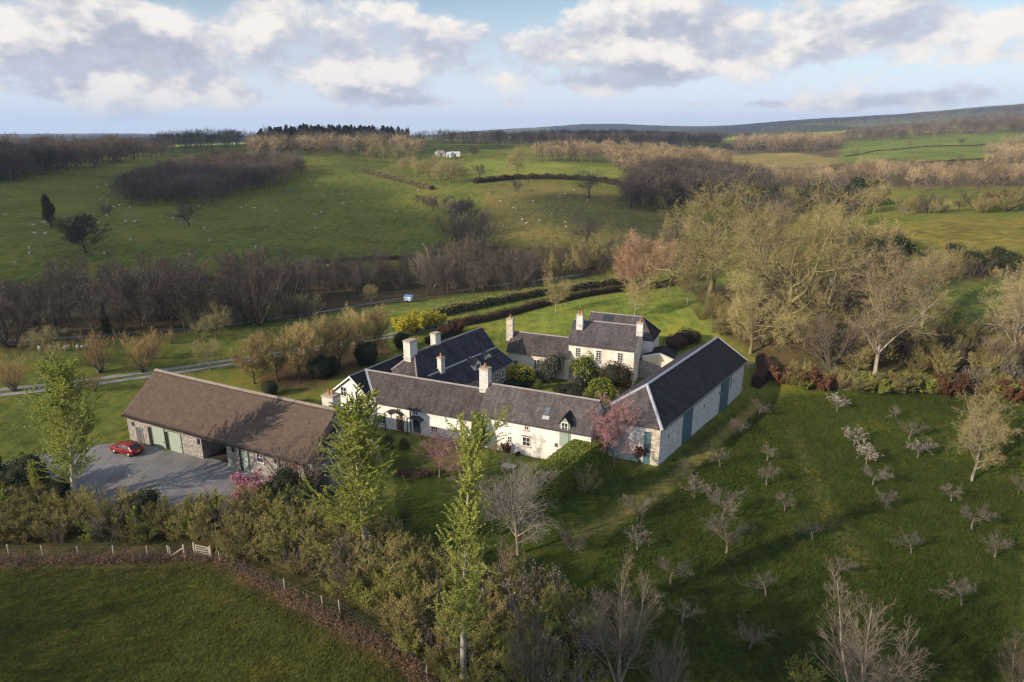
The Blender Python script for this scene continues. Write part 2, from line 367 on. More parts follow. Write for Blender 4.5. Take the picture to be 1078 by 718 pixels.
M['chimneywhite'] = wallmat("chimney_limewash", (.66, .63, .58), (.36, .31, .25), .8, stone=.22)
M['cream'] = wallmat("cream_limewash", (.72, .65, .53), (.52, .38, .2), .75, stone=.15)
M['barnwhite'] = wallmat("barn_whitewash", (.62, .61, .6), (.30, .27, .24), .8, stone=.3, streak=.7)
M['rubble'] = wallmat("rubble_stone", (.34, .32, .3), (.2, .17, .14), .5, stone=.5)
M['rubble_lit'] = wallmat("sunlit_rubble_stone", (.6, .54, .45), (.36, .29, .2), .6, stone=.5)  # rubble colour lightened, the sunlight on it put into the tone
M['redbrick'] = wallmat("red_brick", (.33, .16, .09), (.2, .1, .06), .5, stone=.4)
M['lead'] = plain("lead_flashing", (.36, .37, .4), .5, .2, 2)
M['ridge_tile'] = plain("ridge_tile", (.24, .21, .2), .8, .35, 1.5)
M['ridge_stone'] = plain("ridge_mortar", (.22, .18, .15), .9, .35, 1.2)
M['green_boards'] = boards("green_boards", (.15, .2, .16))
M['pale_green'] = boards("pale_green_boards", (.29, .35, .29))
M['teal_boards'] = boards("teal_boards", (.07, .13, .15))
M['dark_void'] = plain("opening_shade", (.012, .012, .012), .9, .3)  # near-black panels: the shade inside slits and openings put into the colour
M['frame_white'] = plain("frame_paint", (.72, .7, .65), .5, .1)
M['frame_dark'] = plain("frame_dark", (.1, .1, .1), .5, .2)
M['sill'] = plain("sill_slate", (.3, .27, .24), .8, .2)
M['terracotta'] = plain("terracotta", (.42, .17, .07), .8, .35, 4)
M['stonecap'] = plain("stone_cap", (.34, .29, .22), .9, .4, 3)
M['gutter'] = plain("gutter_paint", (.07, .075, .075), .5, .2)
M['wood_grey'] = plain("weathered_wood", (.34, .3, .25), .85, .35, 6)
M['wood_pale'] = plain("pale_wood", (.36, .32, .26), .8, .25, 5)
M['oak_post'] = plain("oak_timber", (.16, .11, .07), .8, .3, 5)
M['earth'] = plain("earth", (.10, .075, .05), .95, .4, 2)
def glass(name, c):
    m, t = newmat(name); n = t.noise(objco(t), 1.1, 3, .5); finish(t, t.mix(n, mul(c, .6), mul(c, 1.5)), .08, spec=.6); return m
M['glass'] = glass("window_glass", (.03, .035, .04)); M['skylight'] = glass("skylight_glass", (.10, .13, .17))
M['red_paint'] = plain("red_car_paint", (.19, .008, .013), .36, .06, 1, .6)
M['white_paint'] = plain("white_paint", (.75, .77, .8), .3, .05, 1, .5)
M['blue_paint'] = plain("blue_paint", (.1, .25, .55), .4, .1, 1, .5)
M['rubber'] = plain("tyre_rubber", (.02, .02, .02), .8, .2)
M['alloy'] = plain("wheel_alloy", (.4, .4, .42), .35, .1, 1, .5, .8)
M['lampred'] = plain("rear_lamp_red", (.5, .01, .01), .2, .1, 1, .5)
M['plate'] = plain("plate_yellow", (.75, .55, .06), .4, .05)
M['wool'] = plain("sheep_wool", (.48, .45, .38), .95, .12, 5)
M['sheepface'] = plain("sheep_face", (.5, .45, .38), .9, .15)

# ------------------------------------------------------------------ branching generator
rs = np.random.RandomState
def nrm(a): return a / np.maximum(np.linalg.norm(a, axis=-1, keepdims=True), 1e-9)
def grow(g, P0, D0, L, nseg, jit, up, r0, r1, gravity=0.0):
    B = len(P0); P = np.zeros((B, nseg + 1, 3)); P[:, 0] = P0; d = nrm(D0)
    for i in range(nseg):
        P[:, i + 1] = P[:, i] + d * (L / nseg)[:, None]
        d = nrm(d + g.randn(B, 3) * jit + np.array([0, 0, up - gravity * i / nseg]))
    t = np.linspace(0, 1, nseg + 1)[None]
    return P, r0[:, None] * (1 - t) + r1[:, None] * t
def tube(geo, P, R, k, mi=0, tint=None):
    B, n, _ = P.shape
    if B == 0: return
    T = np.gradient(P, axis=1); T = nrm(T)
    ref = np.where(np.abs(T[:, :1, 2:3]) > 0.9, np.array([1., 0, 0]), np.array([0, 0, 1.]))
    N = nrm(np.cross(T, ref)); Bn = np.cross(T, N)
    if k == 2:
        ph = np.random.RandomState(B).rand(B) * math.pi
        off = N * np.cos(ph)[:, None, None] + Bn * np.sin(ph)[:, None, None]
        V = np.stack([P - off * R[..., None], P + off * R[..., None]], 2)
        idx = np.arange(B * n * 2).reshape(B, n, 2)
        F = np.stack([idx[:, :-1, 0], idx[:, :-1, 1], idx[:, 1:, 1], idx[:, 1:, 0]], -1).reshape(-1, 4)
    else:
        a = np.arange(k) * 2 * math.pi / k
        V = P[:, :, None] + (N[:, :, None] * np.cos(a)[None, None, :, None] + Bn[:, :, None] * np.sin(a)[None, None, :, None]) * R[:, :, None, None]
        idx = np.arange(B * n * k).reshape(B, n, k); nx = np.roll(idx, -1, 2)
        F = np.stack([idx[:, :-1], nx[:, :-1], nx[:, 1:], idx[:, 1:]], -1).reshape(-1, 4)
    geo.add(V.reshape(-1, 3), F, mi, tint)
def spawn(g, P, R, n, t0, t1, ang, asd, pw=1.0, frac=None):
    B, s, _ = P.shape
    t = t0 + (t1 - t0) * ((np.arange(n)[None] + g.rand(B, n)) / n) ** pw
    x = t * (s - 1); i = np.minimum(x.astype(int), s - 2); f = (x - i)[..., None]
    bi = np.arange(B)[:, None]
    p = P[bi, i] * (1 - f) + P[bi, i + 1] * f
    T = nrm(P[bi, i + 1] - P[bi, i]); r = R[bi, i] * (1 - f[..., 0]) + R[bi, i + 1] * f[..., 0]
    ref = np.where(np.abs(T[..., 2:3]) > 0.9, np.array([1., 0, 0]), np.array([0, 0, 1.]))
    N = nrm(np.cross(T, ref)); Bn = np.cross(T, N)
    ph = (np.arange(n)[None] * 2.39996 + g.rand(B, 1) * 6.283 + g.randn(B, n) * 0.5)[..., None]
    a = np.radians(ang + asd * g.randn(B, n))[..., None]
    D = T * np.cos(a) + (N * np.cos(ph) + Bn * np.sin(ph)) * np.sin(a)
    return p.reshape(-1, 3), D.reshape(-1, 3), r.reshape(-1), t.reshape(-1)
def leaves(geo, g, C, size, mi, up=0.0, sd=0.3, asp=0.7):
    n = len(C); 
    if n == 0: return
    N = nrm(g.randn(n, 3) + np.array([0, 0, up])); A = nrm(np.cross(N, g.randn(n, 3))); Bv = np.cross(N, A)
    s = (size * (1 + sd * g.randn(n))).clip(size * .4)[:, None]
    V = np.stack([C - A * s, C + Bv * s * asp, C + A * s, C - Bv * s * asp], 1)
    geo.add(V.reshape(-1, 3), np.arange(n * 4).reshape(n, 4), mi)
def tree(seed, Hh, lev, r0, trunk_h=1.0, shape=None, wob=0.05, leaf=None, forks=1, spread=0.0, tsides=7, nt=2, trunk_segs=9, up0=0.06):
    """lev: dicts n,t0,t1,ang,asd,len,jit,up,segs,k,rr. Returns (trunk geo, crown geo)"""
    g = rs(seed); tg, cg = Geo(), Geo()
    P0 = np.zeros((forks, 3)); P0[:, 2] = -0.25
    D0 = np.tile([0, 0, 1.], (forks, 1))
    if forks > 1:
        a = np.arange(forks) * 6.283 / forks + g.rand(forks); D0[:, 0] = np.cos(a) * spread * (0.4 + g.rand(forks)); D0[:, 1] = np.sin(a) * spread * (0.4 + g.rand(forks))
        P0[:, 0] = D0[:, 0] * r0 * 1.5; P0[:, 1] = D0[:, 1] * r0 * 1.5
    L = np.full(forks, Hh * trunk_h) * (1 if forks == 1 else (0.75 + 0.3 * g.rand(forks)))
    P, R = grow(g, P0, D0, L, trunk_segs, wob, up0, np.full(forks, r0), np.full(forks, r0 * 0.16))
    R[:, 0] *= 1.35
    tube(tg, P, R, tsides, 0)
    ends = []
    for li, e in enumerate(lev):
        p, D, r, t = spawn(g, P, R, e['n'], e['t0'], e['t1'], e['ang'], e.get('asd', 10), e.get('pw', 1.0))
        if li == 0:
            ln = Hh * e['len'] * (shape(t) if shape else 1.0)
        else:
            ln = np.repeat(Lc, e['n']) * e['len'] * (1.15 - 0.6 * t)
        ln = ln * (0.7 + 0.6 * g.rand(len(ln)))
        rc = np.minimum(r * 0.62, ln * e.get('rr', 0.022)); rc = np.maximum(rc, e.get('rmin', 0.008))
        P, R = grow(g, p, D, ln, e.get('segs', 4), e.get('jit', 0.12), e.get('up', 0.08), rc, np.maximum(rc * e.get('tip', 0.3), e.get('rmin', 0.008) * .7), e.get('grav', 0))
        Lc = ln
        tube(tg if li < nt - 1 else cg, P, R, e.get('k', 4), 0)
        ends.append(P)
    if leaf:
        for (li, per, size, mi, prob) in leaf:
            E = ends[li]; B, s, _ = E.shape
            n = int(B * per); b = g.randint(0, B, n); t = (g.rand(n) * 0.85 + 0.15) * (s - 1); i = np.minimum(t.astype(int), s - 2); f = (t - i)[:, None]
            C = E[b, i] * (1 - f) + E[b, i + 1] * f + g.randn(n, 3) * size * 0.6
            leaves(cg, g, C, size, mi)
    return tg, cg
round_shape = lambda t: 0.35 + 0.9 * np.sin(np.clip((t - 0.05) * 1.05, 0, 1) * math.pi) ** 0.8
cone_shape = lambda t: 1.15 - 0.95 * t
pop_shape = lambda t: np.clip(0.55 + 1.4 * np.sin(np.clip(t, 0, 1) * math.pi * .85), 0.3, 2) * (1.1 - 0.65 * t)

# leaf clouds for shrubs, topiary and hedges
def blob(geo, c, r, sub=2, mi=0, seed=0, amp=0.15):
    bm = bmesh.new(); bmesh.ops.create_icosphere(bm, subdivisions=sub, radius=1)
    V = np.array([v.co[:] for v in bm.verts]); F = np.array([[v.index for v in f.verts] for f in bm.faces]); bm.free()
    k = 1 + amp * (np.sin(V @ np.array([5.1, 3.3, 2.2]) + seed) * np.cos(V @ np.array([-2.7, 4.1, 5.3]) + seed * 2))
    geo.add(V * k[:, None] * np.asarray(r) + np.asarray(c), F, mi)
def bush(seed, lumps, dens, size, core=0.72, mi_leaf=0, mi_core=1, up=0.2, inner=0.5):
    """lumps: list of (cx,cy,cz,rx,ry,rz)"""
    g = rs(seed); geo = Geo()
    for i, l in enumerate(lumps):
        c = np.array(l[:3]); r = np.array(l[3:])
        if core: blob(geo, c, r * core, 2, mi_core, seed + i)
        n = int(dens * (r[0] * r[1] + r[0] * r[2] + r[1] * r[2]) * 4)
        d = nrm(g.randn(n, 3)); rad = 1 - np.abs(g.randn(n)) * 0.16 * inner * 2 + 0.06 * np.sin(d[:, 0] * 7 + seed) + .05 * np.cos(d[:, 1] * 9)
        C = c + d * r * rad[:, None]
        C = C[C[:, 2] > -0.05]
        leaves(geo, g, C, size, mi_leaf, up=up)
    return geo
def lumpy(seed, R, Hh, n, big=0.55):
    g = rs(seed); out = [(0, 0, Hh * 0.46, R * .8, R * .8, Hh * 0.5)]
    for _ in range(n):
        a = g.rand() * 6.28; q = R * (0.25 + 0.5 * g.rand()); s = big * (0.6 + 0.6 * g.rand())
        out.append((q * math.cos(a), q * math.sin(a), Hh * (0.25 + 0.45 * g.rand()), R * s, R * s, Hh * s * .6))
    return out

class Kind:                                  # a kind of plant: built once with its parts, then copied
    reg = []
    def __init__(s, name, cat, parts, href):
        s.name, s.cat, s.parts, s.used = name, cat, parts, False
        top = []
        for n, me in parts:
            a = np.zeros(len(me.vertices) * 3, np.float32); me.vertices.foreach_get('co', a); top.append(a.reshape(-1, 3))
        top = np.concatenate(top); s.href = float(np.percentile(top[:, 2], 99.7))
        s.wref = 2 * float(np.percentile(np.hypot(top[:, 0], top[:, 1]), 97))      # crown width at that height
        # parts: list of (part name, mesh)
    def place(s, p, h, label, group=None, rz=None, sx=1.0, rnd=random, sink=0.0):
        k = h / s.href
        single = len(s.parts) == 1
        if not s.used:
            if single: root = link(s.name, s.parts[0][1]); s.kids = []
            else:
                root = empty(s.name); s.kids = [link(n, me, root) for n, me in s.parts]
            s.root = root; s.used = True
        else:
            root = s.root.copy(); COL.objects.link(root)
            for key in ('label', 'group'):
                if key in root: del root[key]
            for c in s.kids:
                d = c.copy(); COL.objects.link(d); d.parent = root
        root.location = (p[0], p[1], p[2] - sink); root.rotation_euler = (0, 0, rnd.random() * 6.283 if rz is None else rz)
        root.scale = (k * sx, k * sx, k)
        tag(root, label, s.cat, group)
        return root

# ------------------------------------------------------------------ ground sheet with fields of different grass
def pxpoly(pts, step=25):
    out = []
    for i, (a, b) in enumerate(pts):
        c, d = pts[(i + 1) % len(pts)]
        n = max(1, int(math.hypot(c - a, d - b) / step))
        for k in range(n): out.append(gp(a + (c - a) * k / n, b + (d - b) * k / n)[:2])
    return np.array(out)
def inpoly(X, Y, P):
    r = np.zeros(X.shape, bool)
    lo, hi = P.min(0), P.max(0); sel = (X >= lo[0]) & (X <= hi[0]) & (Y >= lo[1]) & (Y <= hi[1])
    x, y = X[sel], Y[sel]; ins = np.zeros(len(x), bool)
    x1, y1 = P[-1]
    for x2, y2 in P:
        c = ((y1 > y) != (y2 > y)); 
        with np.errstate(divide='ignore', invalid='ignore'): ins ^= c & (x < (x2 - x1) * (y - y1) / (y2 - y1 + 1e-12) + x1)
        x1, y1 = x2, y2
    r[sel] = ins; return r
PASTURE = (.108, .140, .034)
ZONES = [
 ((.095, .085, .05), [(700, 200), (1078, 196), (1078, 142), (780, 150), (700, 160)]),            # rough hill grazing
 ((.16, .21, .05), [(500, 186), (655, 187), (652, 176), (575, 171), (500, 168), (480, 180)]),     # bright leys
 ((.12, .18, .045), [(880, 172), (1078, 166), (1078, 141), (985, 142), (890, 149)]),
 ((.20, .19, .075), [(775, 176), (850, 177), (895, 170), (830, 160), (765, 163)]),
 ((.165, .165, .045), [(935, 252), (1000, 262), (1078, 262), (1078, 230), (1000, 231), (945, 236)]),
 ((.14, .16, .045), [(905, 228), (1000, 208), (1060, 198), (1060, 212), (985, 224)]),
 ((.135, .14, .05), [(505, 250), (600, 268), (700, 262), (712, 225), (640, 200), (560, 190), (508, 193)]),
 ((.115, .16, .04), [(320, 335), (420, 318), (560, 303), (640, 292), (715, 292), (740, 300), (700, 345), (560, 350), (430, 355), (330, 362)]),
 ((.13, .185, .04), [(500, 340), (575, 322), (740, 296), (790, 330), (740, 380), (620, 345), (540, 360)]),
 ((.085, .12, .032), [(0, 372), (240, 345), (340, 335), (420, 360), (250, 400), (130, 445), (0, 480)]),
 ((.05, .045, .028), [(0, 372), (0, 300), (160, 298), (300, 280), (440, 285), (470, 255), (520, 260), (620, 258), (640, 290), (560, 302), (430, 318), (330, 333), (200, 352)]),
 ((.06, .05, .03), [(270, 395), (330, 362), (400, 352), (415, 372), (330, 410), (280, 415)]),
 ((.065, .062, .035), [(720, 300), (800, 300), (1000, 262), (1078, 268), (1078, 398), (820, 392), (790, 372), (760, 350)]),
 ((.075, .11, .035), [(960, 300), (1078, 290), (1078, 345), (1000, 352), (950, 340)]),
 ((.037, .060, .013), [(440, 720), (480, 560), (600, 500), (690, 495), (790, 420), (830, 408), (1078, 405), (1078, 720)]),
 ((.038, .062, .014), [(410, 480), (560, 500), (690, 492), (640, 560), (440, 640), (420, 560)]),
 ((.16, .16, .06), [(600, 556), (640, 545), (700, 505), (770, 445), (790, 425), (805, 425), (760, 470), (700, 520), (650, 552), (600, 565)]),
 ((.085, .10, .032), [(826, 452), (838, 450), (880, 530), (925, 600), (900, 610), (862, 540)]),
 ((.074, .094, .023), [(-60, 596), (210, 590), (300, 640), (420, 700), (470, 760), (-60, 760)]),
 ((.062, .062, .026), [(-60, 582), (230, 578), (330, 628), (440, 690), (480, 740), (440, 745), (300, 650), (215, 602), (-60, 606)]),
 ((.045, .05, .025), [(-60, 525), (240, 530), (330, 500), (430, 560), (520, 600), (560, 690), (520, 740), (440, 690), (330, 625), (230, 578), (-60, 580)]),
 ((.13, .10, .07), [(512, 474), (578, 488), (590, 478), (575, 482)]),
]
TRACKMARK = [[(826, 455), (850, 500), (880, 545), (920, 600)], [(836, 450), (862, 500), (892, 545), (935, 600)]]
def build_ground():
    V = np.stack([TX, TY, TZ], -1); nA = len(AZ)
    C = np.zeros((NR, nA, 3)); C[:] = PASTURE
    far = np.clip((np.exp(LR) - 1200) / 1800, 0, 1)[:, None, None]
    C = C * (1 - far) + np.array([.03, .04, .034]) * far
    fp = np.sin(TX * .004 + 2) * np.sin(TY * .0031) > 0.15                      # a far patchwork of fields
    C[fp & (np.exp(LR)[:, None] > 1500)] *= np.array([2.9, 2.9, 1.7])
    wood = (np.sin(TX * .0016 + 1) * np.sin(TY * .0023 + .7) > -.1) & (np.exp(LR)[:, None] > 3200)
    C[wood] = (.03, .035, .028)
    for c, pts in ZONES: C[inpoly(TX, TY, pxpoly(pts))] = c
    k = np.array([1, 2, 3, 2, 1]) / 9.0
    for axis, pad in ((0, ((2, 2), (0, 0), (0, 0))), (1, ((0, 0), (2, 2), (0, 0)))):
        Cp = np.pad(C, pad, 'edge'); C = sum(k[j] * (Cp[j:j + NR] if axis == 0 else Cp[:, j:j + nA]) for j in range(5))
    idx = np.arange(NR * nA).reshape(NR, nA)
    F = np.stack([idx[:-1, :-1], idx[1:, :-1], idx[1:, 1:], idx[:-1, 1:]], -1).reshape(-1, 4)[:, ::-1]
    g = Geo(); g.add(V.reshape(-1, 3), F)
    ctr = np.array([[0, 0, 0.0]]); ring = idx[0]; n0 = g.nv
    g.add(ctr, np.zeros((0, 3), int))
    tri = np.stack([np.full(nA - 1, n0), ring[1:], ring[:-1]], -1); g.f.append(tri); g.m.append(np.zeros(nA - 1, np.int32))
    m, t = newmat("meadow_grass")
    at = t.n('ShaderNodeAttribute'); at.attribute_name = 'col'
    geo_ = t.n('ShaderNodeNewGeometry'); pos = geo_.outputs['Position']
    n1 = t.noise(pos, 0.035, 5, 0.6); n2 = t.noise(pos, 0.35, 5, 0.65); n3 = t.noise(pos, 3.2, 4, 0.7); n4 = t.noise(pos, 0.009, 3, 0.5)
    mp = t.n('ShaderNodeMapping'); t.l(pos, mp.inputs[0]); mp.inputs['Rotation'].default_value = (0, 0, math.radians(38)); mp.inputs['Scale'].default_value = (0.9, 0.06, 1); n5 = t.noise(mp.outputs[0], 1.0, 4, 0.6)
    s = t.m('ADD', t.m('MULTIPLY', n1, .5), t.m('ADD', t.m('MULTIPLY', n2, .6), t.m('ADD', t.m('MULTIPLY', n3, .75), t.m('ADD', t.m('MULTIPLY', n5, .6), t.m('MULTIPLY', n4, .4)))))
    k = t.m('MULTIPLY_ADD', t.m('SUBTRACT', s, 1.42), 2.1, 1.0); k = t.m('MAXIMUM', k, 0.3)
    vm = t.n('ShaderNodeVectorMath', operation='SCALE'); t.l(at.outputs['Color'], vm.inputs[0]); t.l(k, vm.inputs[3])
    col = t.mix(t.m('MULTIPLY', t.smooth(t.m('ADD', n2, t.m('MULTIPLY', n1, .6)), 0.76, 1.0), .7), vm.outputs[0], t.mix(1.0, at.outputs['Color'], (1.75, 1.15, 1.0), 'MULTIPLY'))
    n6 = t.noise(pos, 1.1, 5, 0.7); col = t.mix(t.m('MULTIPLY', t.smooth(n6, 0.54, 0.70), .45), col, t.mix(1.0, at.outputs['Color'], (.55, .62, .6), 'MULTIPLY'))
    finish(t, col, 0.95, t.m('ADD', n3, n2), 0.5, 0.12, 0.05)
    me = g.mesh("ground", [m], smooth=True)
    C = C * np.array([1.13, 1.0, .8])
    at_ = me.attributes.new('col', 'FLOAT_COLOR', 'POINT')
    full = np.ones((g.nv, 4), np.float32); full[:NR * nA, :3] = C.reshape(-1, 3); full[NR * nA:, :3] = PASTURE
    at_.data.foreach_set('color', full.ravel())
    o = link("ground", me); tag(o, kind='structure'); return o
build_ground()

def ribbon(name, pts, width, mat, lift=0.05, kind='structure', step=1.5):
    P = np.array(pts, float); seg = np.linalg.norm(np.diff(P, axis=0), axis=1); s = np.concatenate([[0], np.cumsum(seg)])
    t = np.linspace(0, s[-1], int(s[-1] / step) + 2); X = np.interp(t, s, P[:, 0]); Y = np.interp(t, s, P[:, 1])
    kk = np.ones(7) / 7
    Xs = np.convolve(np.pad(X, 3, 'edge'), kk, 'valid'); Ys = np.convolve(np.pad(Y, 3, 'edge'), kk, 'valid')
    T = nrm(np.stack([np.gradient(Xs), np.gradient(Ys)], -1)); N = np.stack([-T[:, 1], T[:, 0]], -1)
    rows = []
    for q in np.linspace(-.5, .5, 5):
        wv = width * (1 + 0.08 * np.sin(t * .9 + q * 3)); x = Xs + N[:, 0] * q * wv; y = Ys + N[:, 1] * q * wv
        rows.append(np.stack([x, y, hgt(x, y) + lift], -1))
    V = np.stack(rows, 1); n = len(t); idx = np.arange(n * 5).reshape(n, 5)
    F = np.stack([idx[:-1, :-1], idx[1:, :-1], idx[1:, 1:], idx[:-1, 1:]], -1).reshape(-1, 4)
    g = Geo(); g.add(V.reshape(-1, 3), F); o = link(name, g.mesh(name, [mat], True)); tag(o, kind=kind); return o
def gravel(name, c, c2):
    m, t = newmat(name); p = t.n('ShaderNodeNewGeometry').outputs['Position']
    n1 = t.noise(p, .25, 6, .65); n2 = t.noise(p, 5, 4, .7)
    mp = t.n('ShaderNodeMapping'); t.l(p, mp.inputs[0]); mp.inputs['Rotation'].default_value = (0, 0, math.radians(-62)); mp.inputs['Scale'].default_value = (.9, .08, 1); n3 = t.noise(mp.outputs[0], 1, 4, .6)
    f = t.m('ADD', t.m('MULTIPLY', n1, .6), t.m('ADD', t.m('MULTIPLY', n2, .4), t.m('MULTIPLY', n3, .5)))
    gcol = t.mix(t.smooth(f, .5, 1.0), c, c2); gcol = t.mix(t.m('MULTIPLY', t.smooth(t.noise(p, .6, 6, .7), .55, .72), .5), gcol, (.10, .11, .055)); finish(t, gcol, .9, n2, .4, .03, .1); return m
M['gravel'] = gravel("yard_gravel", (.125, .12, .12), (.235, .225, .22)); M['lane'] = gravel("lane_surface", (.2, .19, .175), (.33, .31, .28))
lane_pts = [gp(u, v)[:2] for u, v in [(-60, 422), (0, 413), (60, 407), (130, 398), (200, 388), (245, 381), (300, 372), (360, 362), (425, 351), (470, 342), (520, 331), (575, 318), (650, 304), (735, 292)]]
ribbon("lane", lane_pts, 2.6, M['lane'], 0.06)
verge = ribbon("lane_grass_strip", lane_pts, 0.75, [m for m in bpy.data.materials if m.name == "meadow_grass"][0], 0.075)
a_ = verge.data.attributes.new('col', 'FLOAT_COLOR', 'POINT'); a_.data.foreach_set('color', np.tile(np.array([.1, .13, .045, 1], np.float32), len(verge.data.vertices)))
def sheet(name, pts, mat, lift=0.05, cell=0.7):
    P = np.array(pts)[:, :2]; gj = rs(77); Q = []
    for i in range(len(P)):
        a, b = P[i], P[(i + 1) % len(P)]; n = max(1, int(np.linalg.norm(b - a) / .9))
        for k in range(n): Q.append(a + (b - a) * k / n + gj.randn(2) * .22)
    P = np.array(Q); lo, hi = P.min(0), P.max(0)
    bm = bmesh.new(); vs = [bm.verts.new((x, y, 0)) for x, y in P]; bm.faces.new(vs)
    for axis in (0, 1):
        for c in np.arange(lo[axis] + cell, hi[axis], cell):
            no = (1, 0, 0) if axis == 0 else (0, 1, 0); co = (c, 0, 0) if axis == 0 else (0, c, 0)
            bmesh.ops.bisect_plane(bm, geom=bm.verts[:] + bm.edges[:] + bm.faces[:], plane_co=co, plane_no=no)
    for v in bm.verts: v.co.z = float(hgt(v.co.x, v.co.y)) + lift
    bmesh.ops.recalc_face_normals(bm, faces=bm.faces)
    me = bpy.data.meshes.new(name); bm.to_mesh(me); bm.free(); me.materials.append(mat)
    o = link(name, me); tag(o, kind='structure'); return o
yard = [un(u, v)[:2] for u, v in [(-30, 492), (30, 477), (70, 472), (118, 464), (141, 462), (175, 473), (216, 481), (238, 487), (262, 494), (300, 508), (340, 525), (330, 560), (230, 556), (150, 553), (60, 532), (-30, 512)]]
sheet("gravel_yard", yard, M['gravel'])

# ------------------------------------------------------------------ architecture helpers
class MB:
    def __init__(s): s.V = []; s.F = []; s.mi = []
    def poly(s, pts, mi=0):
        b = len(s.V); s.V += [tuple(map(float, p)) for p in pts]; s.F.append(list(range(b, b + len(pts)))); s.mi.append(mi)
    def hull8(s, p, mi=0):                   # p: 4 bottom + 4 top, same winding
        for q in ((3, 2, 1, 0), (4, 5, 6, 7), (0, 1, 5, 4), (1, 2, 6, 5), (2, 3, 7, 6), (3, 0, 4, 7)): s.poly([p[i] for i in q], mi)
    def extr(s, pts, vec, mi=0):             # closed prism from a planar polygon
        a = [np.array(p, float) for p in pts]; b = [p + np.array(vec, float) for p in a]; n = len(a)
        s.poly(a, mi); s.poly(b[::-1], mi)
        for i in range(n): s.poly([a[i], b[i], b[(i + 1) % n], a[(i + 1) % n]], mi)
    def slab(s, pts, th, mi=0):
        a = [np.array(p, float) for p in pts]; nv = np.cross(a[1] - a[0], a[2] - a[0]); nv /= np.linalg.norm(nv)
        if nv[2] < 0: nv = -nv
        s.extr(a, -nv * th, mi)
    def box(s, fr, u0, u1, w0, w1, z0, z1, mi=0):
        s.hull8([fr.p(u0, w0, z0), fr.p(u1, w0, z0), fr.p(u1, w1, z0), fr.p(u0, w1, z0), fr.p(u0, w0, z1), fr.p(u1, w0, z1), fr.p(u1, w1, z1), fr.p(u0, w1, z1)], mi)
    def build(s, name, mats, parent=None, label=None, bevel=0.0):
        off = np.zeros(3); q = parent
        while q is not None: off += np.array(q.location); q = q.parent
        bm = bmesh.new()
        vs = [bm.verts.new((v[0] - off[0], v[1] - off[1], v[2] - off[2])) for v in s.V]
        for f, m in zip(s.F, s.mi):
            try: fc = bm.faces.new([vs[i] for i in f]); fc.material_index = m
            except ValueError: pass
        bmesh.ops.remove_doubles(bm, verts=bm.verts, dist=0.0005)
        bmesh.ops.recalc_face_normals(bm, faces=bm.faces)
        if bevel: bmesh.ops.bevel(bm, geom=bm.edges[:], offset=bevel, segments=2, affect='EDGES', clamp_overlap=True)
        bm.normal_update(); uvl = bm.loops.layers.uv.new("UVMap")
        for f in bm.faces:
            N = f.normal
            if abs(N.z) > 0.985: h, v = Vector((1, 0, 0)), Vector((0, 1, 0))
            else: h = Vector((-N.y, N.x, 0)).normalized(); v = N.cross(h)
            for l in f.loops:
                c = l.vert.co + Vector(off); l[uvl].uv = (c.dot(h), c.dot(v))
        me = bpy.data.meshes.new(name); bm.to_mesh(me); bm.free()
        for m in (mats if isinstance(mats, (list, tuple)) else [mats]): me.materials.append(m)
        o = link(name, me, parent)
        if label: o['label'] = label
        return o
class Fr:
    def __init__(s, O, ang=None, d=None, n=None):
        s.O = np.array(O[:2], float)
        if ang is not None: a = math.radians(ang); d = (math.cos(a), math.sin(a)); n = (-math.sin(a), math.cos(a))
        s.d = np.array(d, float); s.n = np.array(n, float)
    def p(s, u, w, z): q = s.O + s.d * u + s.n * w; return np.array([q[0], q[1], z])
    def uw(s, P): q = np.array(P[:2]) - s.O; return float(q @ s.d), float(q @ s.n)
    def px(s, u, v, w=0.0):                  # where a pixel's ray meets the wall plane at offset w -> (u, z)
        r = ray(u, v); t = ((s.O + s.n * w) @ s.n) / (r[:2] @ s.n); q = r[:2] * t - s.O
        return float(q @ s.d), H + r[2] * t
def window(root, fr, u0, u1, z0, z1, w=0.0, nx=2, ny=2, fm='frame_white', sill=True, lintel=False, name='window', label=None):
    m = MB(); f = min(0.08, (u1 - u0) * .12); d0 = w - 0.07
    m.box(fr, u0, u0 + f, d0, w + .02, z0, z1); m.box(fr, u1 - f, u1, d0, w + .02, z0, z1)
    m.box(fr, u0 + f, u1 - f, d0, w + .02, z0, z0 + f); m.box(fr, u0 + f, u1 - f, d0, w + .02, z1 - f, z1)
    for i in range(1, nx):
        x = u0 + (u1 - u0) * i / nx; m.box(fr, x - .025, x + .025, w - .055, w + .01, z0 + f, z1 - f)
    for j in range(1, ny):
        z = z0 + (z1 - z0) * j / ny; m.box(fr, u0 + f, u1 - f, w - .05, w + .012, z - .025, z + .025)
    o = m.build(name, M[fm], root, label)
    p = MB(); p.box(fr, u0 + f * .9, u1 - f * .9, w - .03, w + .04, z0 + f * .9, z1 - f * .9); p.build('pane', M['glass'], o)
    if sill: q = MB(); q.box(fr, u0 - .08, u1 + .08, w - .16, w + .05, z0 - .09, z0 - .004); q.build('sill', M['sill'], o)
    if lintel: q = MB(); q.box(fr, u0 - .12, u1 + .12, w - .05, w + .05, z1 + .004, z1 + .15); q.build('lintel', M['oak_post'], o)
    return o
def winpx(root, fr, x0, y0, x1, y1, w=0.0, **k):
    ua, _ = fr.px(x0, .5 * (y0 + y1), w); ub, _ = fr.px(x1, .5 * (y0 + y1), w); _, zt = fr.px(.5 * (x0 + x1), y0, w); _, zb = fr.px(.5 * (x0 + x1), y1, w)
    return window(root, fr, ua, ub, zb, zt, w, **k)
